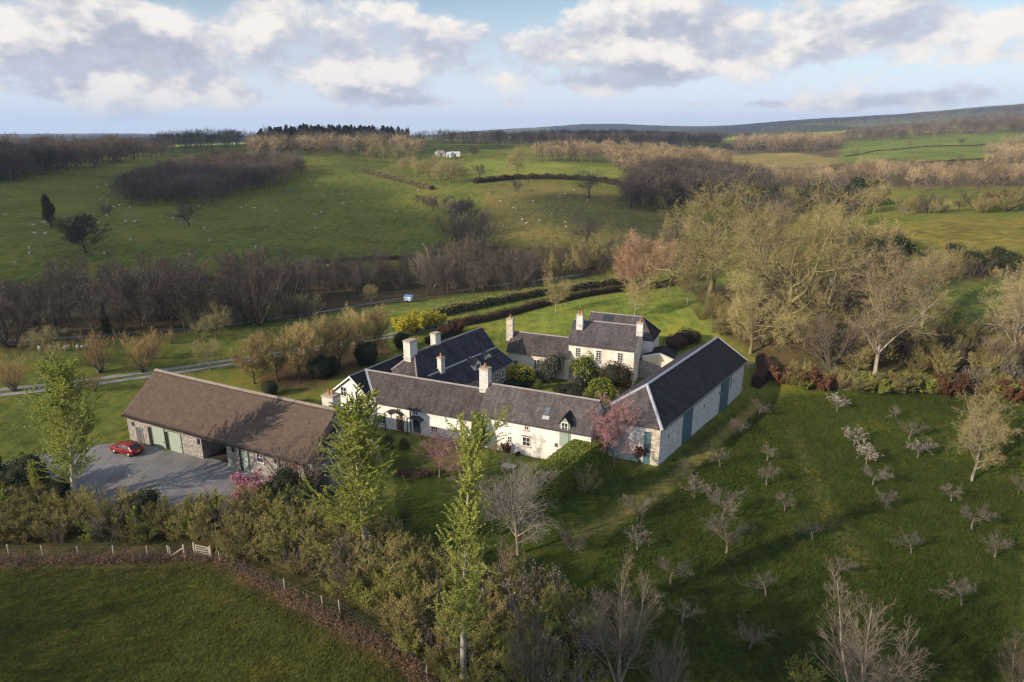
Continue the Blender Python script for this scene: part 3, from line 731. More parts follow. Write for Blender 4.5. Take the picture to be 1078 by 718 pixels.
def door(root, fr, u0, u1, z0, z1, w=0.0, mat='green_boards', glazed=0.0, handle=True, name='door', label=None, frame='frame_white'):
    m = MB(); m.box(fr, u0, u1, w - .05, w + .05, z0, z1); o = m.build(name, M[mat], root, label)
    f = MB(); f.box(fr, u0 - .09, u0 - .003, w - .08, w + .04, z0, z1 + .09); f.box(fr, u1 + .003, u1 + .09, w - .08, w + .04, z0, z1 + .09); f.box(fr, u0 - .003, u1 + .003, w - .08, w + .04, z1 + .003, z1 + .09); f.build('frame', M[frame], o)
    if glazed: 
        p = MB(); zz = z1 - (z1 - z0) * glazed; du = (u1 - u0) * .14
        for i in range(2):
            for j in range(2):
                a = u0 + du + (u1 - u0 - 2 * du) * i / 2 + .02; b = u0 + du + (u1 - u0 - 2 * du) * (i + 1) / 2 - .02; c = zz + (z1 - .1 - zz) * j / 2 + .02; e = zz + (z1 - .1 - zz) * (j + 1) / 2 - .02
                p.box(fr, a, b, w - .065, w - .02, c, e)
        p.build('pane', M['glass'], o)
    if handle: h = MB(); h.box(fr, u1 - .2, u1 - .12, w - .12, w - .04, z0 + .95, z0 + 1.1); h.build('handle', M['frame_dark'], o)
    return o
def chimney(root, p, zb, zt, wu, ww, fr, mat='chimneywhite', pots=1, potm='terracotta', label=None):
    f = Fr(p, d=fr.d, n=fr.n); m = MB(); hu, hw = wu / 2, ww / 2
    m.box(f, -hu, hu, -hw, hw, zb, zt - .22)
    o = m.build('chimney', M[mat], root, label)
    c = MB(); c.box(f, -hu - .09, hu + .09, -hw - .09, hw + .09, zt - .22, zt - .1); c.box(f, -hu - .02, hu + .02, -hw - .02, hw + .02, zt - .1, zt); c.build('cap', M['stonecap'], o)
    q = MB(); q.box(f, -hu - .1, hu + .1, -hw - .1, hw + .1, zb + (zt - zb) * .28, zb + (zt - zb) * .28 + .1); q.build('flashing', M['lead'], o)
    for i in range(pots):
        g = Geo(); x = 0 if pots == 1 else (i - (pots - 1) / 2) * min(.55, wu / pots)
        c3 = f.p(x, 0, zt - .02) - np.array(root.location)
        P = np.array([[c3, c3 + [0, 0, .12], c3 + [0, 0, .5], c3 + [0, 0, .56], c3 + [0, 0, .57]]]); tube(g, P, np.array([[.17, .16, .125, .16, .09]]), 10, 0)
        me = g.mesh('chimney_pot', [M[potm]], True); link('chimney_pot', me, o)
    return o
def gable_roof(root, fr, u0, u1, wf, wb, zf, zb, wr, zr, mat, ov=0.25, th=0.16, ridge='ridge_tile', name='roof', ul=None, ur=None):
    """front eave at wf/zf, back eave at wb/zb, ridge at wr/zr, verges overhang by ov"""
    a, b = u0 - ov, u1 + ov; la = a if ul is None else ul; lb = b if ur is None else ur
    m = MB(); m.slab([fr.p(a, wf, zf), fr.p(b, wf, zf), fr.p(lb, wr, zr), fr.p(la, wr, zr)], th); f = m.build(name, mat, root)
    m = MB(); m.slab([fr.p(b, wb, zb), fr.p(a, wb, zb), fr.p(la, wr, zr), fr.p(lb, wr, zr)], th); m.build(name, mat, root)
    if ridge:
        m = MB(); N = int((lb - la) / .45) + 1
        m.extr([fr.p(la, wr - .17, zr - .09), fr.p(la, wr, zr + .075), fr.p(la, wr + .17, zr - .09)], np.append(fr.d * (lb - la), 0)); m.build('ridge', M[ridge], root)
    return f
def gable_wall(root, fr, u0, u1, w0, w1, z0, zf, zb, wr, zr, mat, drop=0.18, name='wall', label=None):
    m = MB(); g = [fr.p(u0, w0, z0), fr.p(u0, w1, z0), fr.p(u0, w1, zb - drop), fr.p(u0, wr, zr - drop * 1.25), fr.p(u0, w0, zf - drop)]
    m.extr(g, np.append(fr.d * (u1 - u0), 0)); return m.build(name, mat, root, label)
def on_slope(fr, u, w, wf, zf, wr, zr): return zf + (w - wf) / (wr - wf) * (zr - zf)
def gutter(root, fr, u0, u1, w, z):
    m = MB(); m.box(fr, u0, u1, w - .13, w - .01, z - .17, z - .05); m.build('gutter', M['gutter'], root)

# ------------------------------------------------------------------ the long white farmhouse range
FQ = Fr((0.66, 76.9), -24.0)
house = empty('white_farmhouse', (FQ.p(-6, 3, 0)))
tag(house, "long whitewashed farmhouse range with brown slate roofs and a small green dormer door", "farmhouse")
RE, RR = 4.55, 7.5
gable_wall(house, FQ, -5.3, 9.4, 0, 6.1, -1.0, RE, RE, 3.05, RR, M['whitewash'])
gable_roof(house, FQ, -5.3, 9.4, -.35, 6.45, RE - .25, RE - .25, 3.05, RR, M['slate_pale'], ov=.05)
LE, LZ = 3.75, 6.65
gable_wall(house, FQ, -20.6, -5.32, 0.01, 5.9, -1.0, LE, LE, 2.95, LZ, M['whitewash'])
gable_roof(house, FQ, -20.6, -5.4, -.35, 6.25, LE - .25, LE - .25, 2.95, LZ, M['slate_brown'], ov=.0, ul=-24.3)
gutter(house, FQ, -5.3, 9.4, -.35, RE - .22); gutter(house, FQ, -20.3, -5.45, -.35, LE - .22)
# angled gable end
GA = np.array([-25.2, 89.1]); GB = np.array([-18.45, 85.1]); gd = nrm(GB - GA); gn = np.array([-gd[1], gd[0]])
FG = Fr(GA, d=gd, n=gn); gw = float(np.linalg.norm(GB - GA))
FGs = Fr(GA, d=gn, n=-gd)                    # its length runs to the back
m = MB(); m.extr([FG.p(.25, 0, -1), FG.p(gw - .25, 0, -1), FG.p(gw - .25, 0, 3.6), FG.p(gw / 2, 0, 6.35), FG.p(.25, 0, 3.6)], np.append(gn * 11, 0)); m.build('wall', M['whitewash'], house)
for s_ in (0, 1):
    e = 0.0 if s_ == 0 else gw; m = MB(); m.slab([FG.p(e, -.3, 3.62), FG.p(gw / 2, -.3, 6.6), FG.p(gw / 2, 11.2, 6.6), FG.p(e, 11.2, 3.62)], .15); m.build('roof', M['slate_dark'], house)
    m = MB(); m.extr([FG.p(e, -.36, 3.6), FG.p(gw / 2, -.36, 6.6), FG.p(gw / 2, -.36, 6.36), FG.p(e, -.36, 3.36)], np.append(gn * .055, 0)); m.build('bargeboard', M['frame_white'], house)
m = MB(); m.extr([FG.p(gw / 2 - .16, -.3, 6.55), FG.p(gw / 2, -.3, 6.7), FG.p(gw / 2 + .16, -.3, 6.55)], np.append(gn * 11.4, 0)); m.build('ridge', M['ridge_tile'], house)
m = MB(); a, b = FQ.p(-24.25, 2.95, LZ + .03), FQ.p(-20.6, -.34, LE - .21); dd = nrm(np.cross(b - a, [0, 0, 1])) * .16
m.hull8([a - dd, a + dd, b + dd, b - dd, a - dd + [0, 0, .07], a + dd + [0, 0, .07], b + dd + [0, 0, .07], b - dd + [0, 0, .07]]); m.build('verge_flashing', M['lead'], house)
winpx(house, FG, 358.8, 407, 365, 417, nx=2, ny=2)
winpx(house, FG, 371, 425, 378, 437, nx=2, ny=2)
# windows and doors of the front
winpx(house, FQ, 417.5, 427, 422, 433, nx=2, ny=2); winpx(house, FQ, 434.7, 431.2, 440, 437, nx=2, ny=2)
winpx(house, FQ, 398.9, 436.5, 406.6, 446, nx=2, ny=2, lintel=True); winpx(house, FQ, 454, 448.5, 461, 455.5, nx=3, ny=2)
winpx(house, FQ, 529.4, 440.4, 534.3, 447.8, nx=2, ny=2); winpx(house, FQ, 552, 445, 557, 452.6, nx=2, ny=2)
winpx(house, FQ, 549.9, 459.9, 558.5, 469.6, nx=2, ny=2, lintel=True); winpx(house, FQ, 534.3, 459.2, 538.7, 465.8, nx=2, ny=2); winpx(house, FQ, 507.8, 437, 512, 443.5, nx=2, ny=2)
u0, _ = FQ.px(510.2, 462); u1, _ = FQ.px(516.6, 462); door(house, FQ, u0, u1, -.05, 2.15, mat='frame_white', glazed=.55, label='white half glazed door')
u0, _ = FQ.px(435.4, 453); u1, _ = FQ.px(442.2, 453); door(house, FQ, u0, u1, -.05, 1.95, mat='teal_boards', glazed=.5, label='dark glazed door under an arched hood')
u0, _ = FQ.px(418.2, 453); u1, _ = FQ.px(425.8, 453); door(house, FQ, u0, u1, -.05, 2.05, mat='oak_post', handle=True, label='dark boarded door in shadow')
def arch_hood(fr, uc, half, z, dep, mat):
    m = MB(); N = 10
    ang = [math.pi * (.12 + .76 * i / N) for i in range(N + 1)]
    o = [(uc + half * math.cos(a) / math.cos(math.pi * .12), z + half * .62 * math.sin(a)) for a in ang]; i_ = [(x, zz - .1) for x, zz in o]
    for k in range(N):
        q = [fr.p(o[k][0], -dep, o[k][1]), fr.p(o[k + 1][0], -dep, o[k + 1][1]), fr.p(i_[k + 1][0], -dep, i_[k + 1][1]), fr.p(i_[k][0], -dep, i_[k][1])]
        m.extr(q, np.append(fr.n * dep, 0))
    for s_ in (-1, 1): m.box(fr, uc + s_ * half * .93 - .05, uc + s_ * half * .93 + .05, -dep * .9, -dep * .9 + .1, -.1, z + .24)
    m.build('porch_hood', mat, house)
uc, _ = FQ.px(439.3, 450); arch_hood(FQ, uc, 1.05, 1.95, 1.0, M['slate_brown'])
uc, _ = FQ.px(417, 447); arch_hood(FQ, uc, 1.35, 2.05, .8, M['slate_brown'])
u0, _ = FQ.px(432.2, 440); m = MB(); m.box(FQ, u0 - .05, u0 + .05, -.13, -.02, -.1, LE - .3); m.build('drainpipe', M['gutter'], house)
u0, _ = FQ.px(504.6, 445); m = MB(); m.box(FQ, u0 - .05, u0 + .05, -.13, -.02, -.1, LE - .3); m.build('drainpipe', M['gutter'], house)
u0, z0 = FQ.px(519.3, 455); m = MB(); m.box(FQ, u0 - .09, u0 + .09, -.2, 0, z0 - .15, z0 + .15); m.build('wall_lamp', M['frame_dark'], house)
u0, z0 = FQ.px(585.5, 468.5); m = MB(); m.box(FQ, u0 - .2, u0 + .2, -.06, 0.02, z0 - .24, z0 + .24); m.build('wall_vent', M['frame_dark'], house, bevel=.02)
# dormer loading door
ua, _ = FQ.px(590.4, 455); ub, _ = FQ.px(599.2, 455); uc = .5 * (ua + ub); za = 5.25; ua -= .12; ub += .12
m = MB(); m.extr([FQ.p(ua, -.12, 2.2), FQ.p(ub, -.12, 2.2), FQ.p(ub, -.12, za), FQ.p(uc, -.12, za + .85), FQ.p(ua, -.12, za)], np.append(FQ.n * 2.4, 0)); dm = m.build('dormer', M['pale_green'], house)
for s_, e in ((-1, ua - .25), (1, ub + .25)):
    m = MB(); m.slab([FQ.p(e, -.3, za - .2), FQ.p(uc, -.3, za + 1.0), FQ.p(uc, 2.3, za + 1.0), FQ.p(e, 1.6, za - .2)], .1); m.build('dormer_roof', M['slate_dark'], dm)
zt = FQ.px(595, 445.5, -.12)[1] + .1; zb = FQ.px(595, 454.2, -.12)[1]
o = window(dm, FQ, ua + .22, ub - .22, zb, zt, -.13, 2, 2)
m = MB(); m.box(FQ, ua + .16, ub - .16, -.17, -.11, 2.3, zb - .12); m.build('loading_door', M['pale_green'], dm)
# roof light
ul_, _ = FQ.px(573.2, 438, 1.0); w0, w1 = .75, 1.55; zf = lambda ww: on_slope(FQ, 0, ww, -.35, RE - .25, 3.05, RR)
m = MB(); m.slab([FQ.p(ul_, w0, zf(w0) + .09), FQ.p(ul_ + .65, w0, zf(w0) + .09), FQ.p(ul_ + .65, w1, zf(w1) + .09), FQ.p(ul_, w1, zf(w1) + .09)], .1); sk = m.build('roof_light', M['frame_dark'], house)
m = MB(); m.slab([FQ.p(ul_ + .1, w0 + .1, zf(w0 + .1) + .115), FQ.p(ul_ + .57, w0 + .1, zf(w0 + .1) + .115), FQ.p(ul_ + .57, w1 - .1, zf(w1 - .1) + .115), FQ.p(ul_ + .1, w1 - .1, zf(w1 - .1) + .115)], .06); m.build('pane', M['skylight'], sk)
m = MB(); m.slab([FQ.p(ul_ - .1, .4, zf(.4) + .03), FQ.p(ul_ + .75, .4, zf(.4) + .03), FQ.p(ul_ + .75, w0, zf(w0) + .03), FQ.p(ul_ - .1, w0, zf(w0) + .03)], .05); m.build('flashing', M['lead'], sk)
def chim_px(root, fr, x0, x1, vtop, vbase, zridge, below=1.2, depth=None, **k):
    p = un(.5 * (x0 + x1), vbase, zridge)
    dist = math.sqrt(p[0] ** 2 + p[1] ** 2 + (H - zridge) ** 2); wu = (x1 - x0) * dist / FPX * .78
    return chimney(root, p, zridge - below, z_at(vtop, .5 * (x0 + x1), math.hypot(p[0], p[1])), wu, depth or wu * .85, fr, **k)
chim_px(house, FQ, 504.7, 517.5, 386.5, 407, 6.9, pots=1, below=1.4)

# ------------------------------------------------------------------ slate range behind, along the courtyard
R0, R1 = np.array([-14.0, 92.9]), np.array([-5.0, 106.0]); e_ = nrm(R1 - R0)
FC = Fr(R0, d=e_, n=np.array([-e_[1], e_[0]])); LC = float(np.linalg.norm(R1 - R0))      # w < 0 faces the courtyard
rng_ = empty('slate_range', FC.p(6, 0, -.5)); tag(rng_, "blue slate range with hipped end and three white chimneys behind the long farmhouse", "farm building")
m = MB(); m.extr([FC.p(-4, -5.2, -1.8), FC.p(-4, 4.3, -1.8), FC.p(-4, 4.3, 3.4), FC.p(-4, -5.2, 3.1)], np.append(e_ * (LC + 3.8), 0)); m.build('wall', M['rubble'], rng_)
m = MB(); m.extr([FC.p(LC - .2, -5.2, 3.1), FC.p(LC - .2, 4.3, 3.4), FC.p(LC - .2, 0, 7.7), FC.p(LC - .2, -2.75, 4.9)], np.append(e_ * .18, 0)); m.build('wall', M['rubble'], rng_)
m = MB(); m.slab([FC.p(0, 0, 8), FC.p(LC + .2, 0, 8), FC.p(LC + .2, -2.8, 5.15), FC.p(-2.6, -2.8, 5.15)], .16); m.build('roof', M['slate_blue'], rng_)
m = MB(); m.slab([FC.p(-2.6, -2.84, 5.10), FC.p(LC + .2, -2.84, 5.10), FC.p(LC + 1.2, -5.6, 2.95), FC.p(-5.2, -5.6, 2.95)], .15); m.build('roof', M['slate_blue'], rng_)
m = MB(); m.slab([FC.p(LC + .2, 0, 8), FC.p(0, 0, 8), FC.p(-4.6, 4.6, 3.4), FC.p(LC + .2, 4.6, 3.4)], .16); m.build('roof', M['slate_blue'], rng_)
m = MB(); m.slab([FC.p(0, 0, 8.01), FC.p(-2.6, -2.8, 5.15), FC.p(-5.2, -5.6, 2.95), FC.p(-4.6, 4.6, 3.4)][:2] + [FC.p(-4.75, -2.8, 3.25), FC.p(-4.6, 4.6, 3.4)], .16); m.build('roof', M['slate_brown'], rng_)  # sunward hip, its light put into a warmer slate colour
for nm, a, b in (('ridge', FC.p(0, 0, 8.0), FC.p(LC + .2, 0, 8.0)), ('hip', FC.p(0, 0, 8), FC.p(-4.6, 4.6, 3.4)), ('hip', FC.p(0, 0, 8), FC.p(-2.6, -2.8, 5.15)), ('flashing', FC.p(-.4, -2.82, 5.13), FC.p(LC + .2, -2.82, 5.13))):
    m = MB(); dd = nrm(np.cross(b - a, [0, 0, 1])) * (.13 if nm != 'flashing' else .11); up = np.array([0, 0, .09])
    m.hull8([a - dd - up, a + dd - up, b + dd - up, b - dd - up, a - dd * .5 + up * .8, a + dd * .5 + up * .8, b + dd * .5 + up * .8, b - dd * .5 + up * .8]); m.build(nm, M['lead' if nm == 'flashing' else 'ridge_tile'], rng_)
chim_px(rng_, FC, 425.3, 439.3, 357.5, 374, 7.6, pots=0, label='stout white chimney on the hipped end'); chim_px(rng_, FC, 453.5, 464, 350, 364, 7.6, pots=0)
chim_px(rng_, FC, 460.5, 468.5, 375.5, 387, 5.6, pots=1, below=.8, label='short white chimney low on the slope')
FCw = Fr(FC.p(LC, -5.2, 0), d=-e_, n=FC.n)   # courtyard wall, seen obliquely
for a, b in ((.8, 1.7), (2.6, 3.6), (5.0, 6.0)): window(rng_, FCw, a, b, .9, 2.2, 0, 2, 2)
for q, (x, y) in enumerate(((499, 385.5), (510, 378))):
    p = un(x, y, 4.1); uu, ww = FC.uw(p); f = Fr(FC.p(uu, ww, 0), d=-e_, n=FC.n)
    m = MB(); m.extr([f.p(-.85, -.7, 3.0), f.p(.85, -.7, 3.0), f.p(.85, -.7, 4.75), f.p(0, -.7, 5.35), f.p(-.85, -.7, 4.75)], np.append(f.n * 2.2, 0)); dq = m.build('dormer', M['frame_white'], rng_)
    for e in (-1.05, 1.05):
        m = MB(); m.slab([f.p(e, -.9, 4.65), f.p(0, -.9, 5.45), f.p(0, 2.2, 5.45), f.p(e, 1.6, 4.65)], .09); m.build('dormer_roof', M['slate_brown'], dq)
    window(dq, f, -.55, .55, 3.75, 4.65, -.71, 2, 1, sill=False)

# ------------------------------------------------------------------ low stone cottage and the main white house beyond the courtyard
FD = Fr((-0.95, 108.75), -22.3)
cot = empty('stone_cottage', FD.p(5, 2.5, -.9)); tag(cot, "low cream stone cottage with brown slate roof left of the upright white farmhouse", "cottage")
DL = 10.9
gable_wall(cot, FD, 0.1, DL, .3, 5.7, -2.2, 3.25, 3.25, 3.05, 5.8, M['cream'])
gable_roof(cot, FD, 0.1, DL - .15, -.05, 6.1, 3.1, 3.1, 3.05, 5.8, M['slate_brown'], ov=.15); gutter(cot, FD, 0, DL - .1, -.05, 3.13)
winpx(cot, FD, 562.2, 378.5, 568, 389, .3, nx=2, ny=3)
ua, _ = FD.px(541.2, 380, .3); ub, _ = FD.px(545.6, 380, .3); door(cot, FD, ua, ub, -1.0, 1.6, .3, mat='oak_post')  # made-up dark door standing where the range's shadow falls on the wall
winpx(cot, FD, 584, 384, 589, 393, .3, nx=2, ny=2)
chim_px(cot, FD, 533, 542, 334.5, 351, 5.5, pots=1, below=1.2, mat='rubble_lit')

FE = Fr((8.92, 105.6), -22.0)
main = empty('white_house', FE.p(5.5, 4, -.9)); tag(main, "upright white farmhouse with three sash windows and two gable chimneys on the courtyard", "farmhouse")
EL = 10.9
gable_wall(main, FE, .05, EL, .3, 7.2, -2.2, 5.6, 5.6, 3.75, 8.6, M['whitestone'])
gable_roof(main, FE, .05, EL, -.02, 7.5, 5.4, 5.4, 3.75, 8.6, M['slate_house'], ov=.12); gutter(main, FE, 0, EL, -.02, 5.43)
for x0, y0, x1, y1 in ((605.6, 365.9, 611.3, 375.9), (627.3, 368.5, 633.2, 379), (649.8, 371.3, 656, 381.7)): winpx(main, FE, x0, y0, x1, y1, .3, nx=2, ny=4)
for x0, y0, x1, y1 in ((600.5, 382, 606.5, 391.5), (626, 386, 632, 396)): winpx(main, FE, x0, y0, x1, y1, .3, nx=2, ny=4)
ua, _ = FE.px(640, 391, .3); door(main, FE, ua, ua + 1.05, -1.0, 1.1, .3, mat='frame_dark')
u0, _ = FE.px(596.7, 380, .3); m = MB(); m.box(FE, .0, .1, .16, .28, -1, 5.2); m.build('drainpipe', M['gutter'], main)
chim_px(main, FE, 606.5, 615, 330, 340.5, 8.3, pots=2, below=1.0); chim_px(main, FE, 669.7, 678, 339, 347, 8.3, pots=1, below=1.0)
FEs = Fr(FE.p(EL, .3, 0), d=FE.n, n=-FE.d); window(main, FEs, 1.3, 2.3, 2.9, 4.6, 0, 2, 3)
# back pile of the double roof, hipped on the right
FB = Fr(FE.p(1.2, 7.3, 0), -22.0)
m = MB(); m.box(FB, 0, 11.2, 0, 6.4, -2.2, 5.2); m.build('wall', M['whitewash'], main)
m = MB(); m.slab([FB.p(-.3, -.2, 5.2), FB.p(11.5, -.2, 5.2), FB.p(8.8, 3.2, 8.3), FB.p(-.3, 3.2, 8.3)], .16); m.build('roof', M['slate_house'], main)
m = MB(); m.slab([FB.p(11.5, -.2, 5.2), FB.p(11.5, 6.6, 5.2), FB.p(8.8, 3.2, 8.3)], .16); m.build('roof', M['slate_dark'], main)  # end away from the sun, its shade put into darker slate
m = MB(); m.slab([FB.p(11.5, 6.6, 5.2), FB.p(-.3, 6.6, 5.2), FB.p(-.3, 3.2, 8.3), FB.p(8.8, 3.2, 8.3)], .16); m.build('roof', M['slate_house'], main)
m = MB(); m.extr([FB.p(-.3, 3.05, 8.25), FB.p(-.3, 3.2, 8.4), FB.p(-.3, 3.35, 8.25)], np.append(FB.d * 9.1, 0)); m.build('ridge', M['ridge_tile'], main)
m = MB(); m.slab([FB.p(2.2, 1.6, 6.98), FB.p(3.8, 1.6, 6.98), FB.p(3.8, 2.8, 8.09), FB.p(2.2, 2.8, 8.09)], .1); m.build('roof_light', M['glass'], main)
# side store with a lit gable, and the courtyard wall with its doorway
FP = Fr(un(676, 380, 2.4)[:2], -20.0); pw = 5.0
st = empty('side_store', FP.p(2.5, 2, -1)); tag(st, "small cream store with low pointed gable between the white house and the slate barn", "outbuilding")
m = MB(); m.extr([FP.p(0, 0, -2), FP.p(pw, 0, -2), FP.p(pw, 0, 3.0), FP.p(pw * .55, 0, 3.85), FP.p(0, 0, 3.1)], np.append(FP.n * .45, 0)); m.build('wall', M['cream'], st)
m = MB(); m.box(FP, .1, pw - .1, .46, 5, -2, 2.9); m.build('wall', M['rubble_lit'], st)
for a, b, za_, zb_ in ((-.05, pw * .55, 3.1, 3.95), (pw + .05, pw * .55, 3.0, 3.95)):
    m = MB(); m.slab([FP.p(a, .5, za_ - .12), FP.p(b, .5, zb_ - .15), FP.p(b, 5.3, zb_ - .15), FP.p(a, 5.3, za_ - .12)], .12); m.build('roof', M['slate_dark'], st)
    m = MB(); p0, p1 = FP.p(a, -.06, za_), FP.p(b, -.06, zb_ - .08); m.extr([p0, p1, p1 + [0, 0, .1], p0 + [0, 0, .1]], np.append(FP.n * .56, 0)); m.build('coping', M['frame_white'], st)
FW = Fr(un(653, 397, -.8)[:2], -20.0)
gwall = empty('courtyard_wall', FW.p(3, 0, -1)); tag(gwall, "grey stone courtyard wall with arched top and dark doorway right of the white house", "wall")
tops = [1.7 + .9 * math.sin(math.pi * i / 8) for i in range(9)]
m = MB(); m.extr([FW.p(0, 0, -2), FW.p(2.0, 0, -2), FW.p(2.0, 0, 1.15), FW.p(3.1, 0, 1.15), FW.p(3.1, 0, -2), FW.p(7, 0, -2)] + [FW.p(7 - 7 * i / 8, 0, tops[i] - .1) for i in range(9)], np.append(FW.n * .5, 0)); m.build('masonry', M['rubble'], gwall)
door(gwall, FW, 2.09, 3.01, -.9, 1.05, .12, mat='teal_boards', handle=False, frame='frame_dark')

# ------------------------------------------------------------------ the big slate barn on the right
A_, B_, C_ = np.array([9.7, 77.4]), np.array([17.45, 73.7]), np.array([35.5, 98.7]); D_ = C_ + (A_ - B_) * 1.03
barn = empty('slate_barn', ((A_ + C_)[0] / 2, (A_ + C_)[1] / 2, -.5)); tag(barn, "big whitewashed stone barn with dark slate roof hipped at the near end", "barn")
fd = nrm(C_ - B_); P3 = lambda q, z: np.array([q[0], q[1], z])
ze, zr_ = 5.0, 7.95
mid0, mid1 = (A_ + B_) / 2, (C_ + D_) / 2; hipa = mid0 + nrm(mid1 - mid0) * 5.7
m = MB(); m.extr([P3(A_, -2), P3(B_, -2), P3(C_, -2), P3(D_, -2)], (0, 0, 2 + ze - .16)); m.build('wall', M['barnwhite'], barn)
m = MB(); fg = Fr(C_, d=nrm(D_ - C_), n=-fd); wl = np.linalg.norm(D_ - C_); m.extr([fg.p(.1, .02, ze - .18), fg.p(wl - .1, .02, ze - .18), fg.p(wl / 2, .02, zr_ - .25)], np.append(fg.n * .3, 0)); m.build('wall', M['rubble'], barn)
xo = lambda q, a, b: q + nrm(a) * b
Ao = A_ + nrm(A_ - B_) * .35 - fd * .3; Bo = B_ - nrm(A_ - B_) * .35 - fd * .3; Co = C_ - nrm(A_ - B_) * .35 + fd * .3; Do = D_ + nrm(A_ - B_) * .35 + fd * .3; m1 = mid1 + fd * .3
zo = ze - .22
m = MB(); m.slab([P3(Bo, zo), P3(Co, zo), P3(m1, zr_), P3(hipa, zr_)], .16); m.build('roof', M['slate_dark'], barn)  # slope away from the sun, its shade put into darker slate
m = MB(); m.slab([P3(Ao, zo), P3(Bo, zo), P3(hipa, zr_)], .16); m.build('roof', M['slate_pale'], barn)  # sunward hip, its light put into paler slate
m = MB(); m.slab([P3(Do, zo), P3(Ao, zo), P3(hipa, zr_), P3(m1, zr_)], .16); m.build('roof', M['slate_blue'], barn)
for nm, a, b, wd in (('ridge', P3(hipa, zr_), P3(m1, zr_), .2), ('hip_flashing', P3(hipa, zr_), P3(Bo, zo), .24), ('hip_flashing', P3(hipa, zr_), P3(Ao, zo), .24), ('verge_flashing', P3(m1, zr_), P3(Co, zo), .16)):
    m = MB(); dd = nrm(np.cross(b - a, [0, 0, 1])) * wd; up = np.array([0, 0, .1]); m.hull8([a - dd - up, a + dd - up, b + dd - up, b - dd - up, a - dd * .3 + up * .7, a + dd * .3 + up * .7, b + dd * .3 + up * .7, b - dd * .3 + up * .7]); m.build(nm, M['lead'], barn)
FR_ = Fr(B_, d=fd, n=np.array([-fd[1], fd[0]]))
for x0, x1, zt in ((719, 727.5, 4.6), (758.5, 766, 4.6)):
    ua, _ = FR_.px(x0, 450 if x0 < 740 else 415); ub, _ = FR_.px(x1, 450 if x0 < 740 else 415)
    zg = float(hgt(*FR_.p(ua, 0, 0)[:2])); door(barn, FR_, ua, ub, zg - .1, zt, 0, mat='teal_boards', handle=True, frame='teal_boards', label='tall teal boarded door')
ua, _ = FR_.px(769, 405); m = MB(); m.box(FR_, ua, ua + .3, -.03, .05, 2.2, 4.4); m.build('slit', M['dark_void'], barn)
for k in range(5): m = MB(); uu = 2.5 + k * 5.9; m.box(FR_, uu, uu + .22, -.02, .05, 2.6, 3.1); m.build('vent_slit', M['dark_void'], barn)
m = MB(); L_ = float(np.linalg.norm(C_ - B_)); m.box(FR_, -.3, L_ + .3, -.5, -.38, zo - .14, zo - .02); m.build('gutter', M['gutter'], barn)
FF = Fr(A_, d=nrm(B_ - A_), n=fd - nrm(B_ - A_) * float(fd @ nrm(B_ - A_))); FF.n = nrm(FF.n)
m = MB(); wf_ = float(np.linalg.norm(B_ - A_)); m.box(FF, wf_ - 1.0, wf_ + .04, -.06, .4, -.8, ze - .2); m.build('quoin', M['rubble_lit'], barn)
door(barn, FF, wf_ - 1.75, wf_ - 1.1, -.1, 4.0, 0, mat='teal_boards', handle=False, frame='teal_boards')
window(barn, FF, 1.5, 2.4, 2.4, 3.4, 0, 2, 2)

# ------------------------------------------------------------------ stone-tiled cart barn on the left
FA = Fr((-50.35, 81.5), -26.6); AL = 30.7; WA = .38
bw = empty('cart_barn', FA.p(15, 5, -.3)); tag(bw, "long grey stone cart barn with brown stone-tiled roof and open bay on the yard", "barn")
EZ, RZ, HW = 3.2, 7.6, 5.75
M['core_floor'] = plain('bay_shade_earth', (.035, .03, .026), .95, .3)  # earth darkened so the shade inside the bay is in the colour
def aspan(x0, x1, y): return FA.px(x0, y, WA)[0], FA.px(x1, y, WA)[0]
bay = aspan(212.5, 238, 470)
m = MB()
for a, b in ((.25, bay[0]), (bay[1], AL - .25)): m.box(FA, a, b, WA, WA + .5, -1.2, EZ - .12)
m.box(FA, bay[0], bay[1], WA + .08, WA + .42, EZ - .45, EZ - .12, 1)
m.build('wall', [M['rubble'], M['oak_post']], bw)
w2 = 2 * HW - WA
m = MB(); m.box(FA, .25, AL - .25, w2 - .5, w2, -1.2, EZ - .12); m.build('wall', M['rubble'], bw)
for a, b in ((.25, .75), (AL - .75, AL - .25), (bay[0] - .5, bay[0] - .01), (bay[1] + .01, bay[1] + .5)):
    m = MB(); m.extr([FA.p(a, WA + .51, -1.2), FA.p(a, w2 - .51, -1.2), FA.p(a, w2 - .51, EZ + .1), FA.p(a, HW, RZ - .3), FA.p(a, WA + .51, EZ + .1)], np.append(FA.d * (b - a), 0)); m.build('cross_wall', M['rubble'], bw)
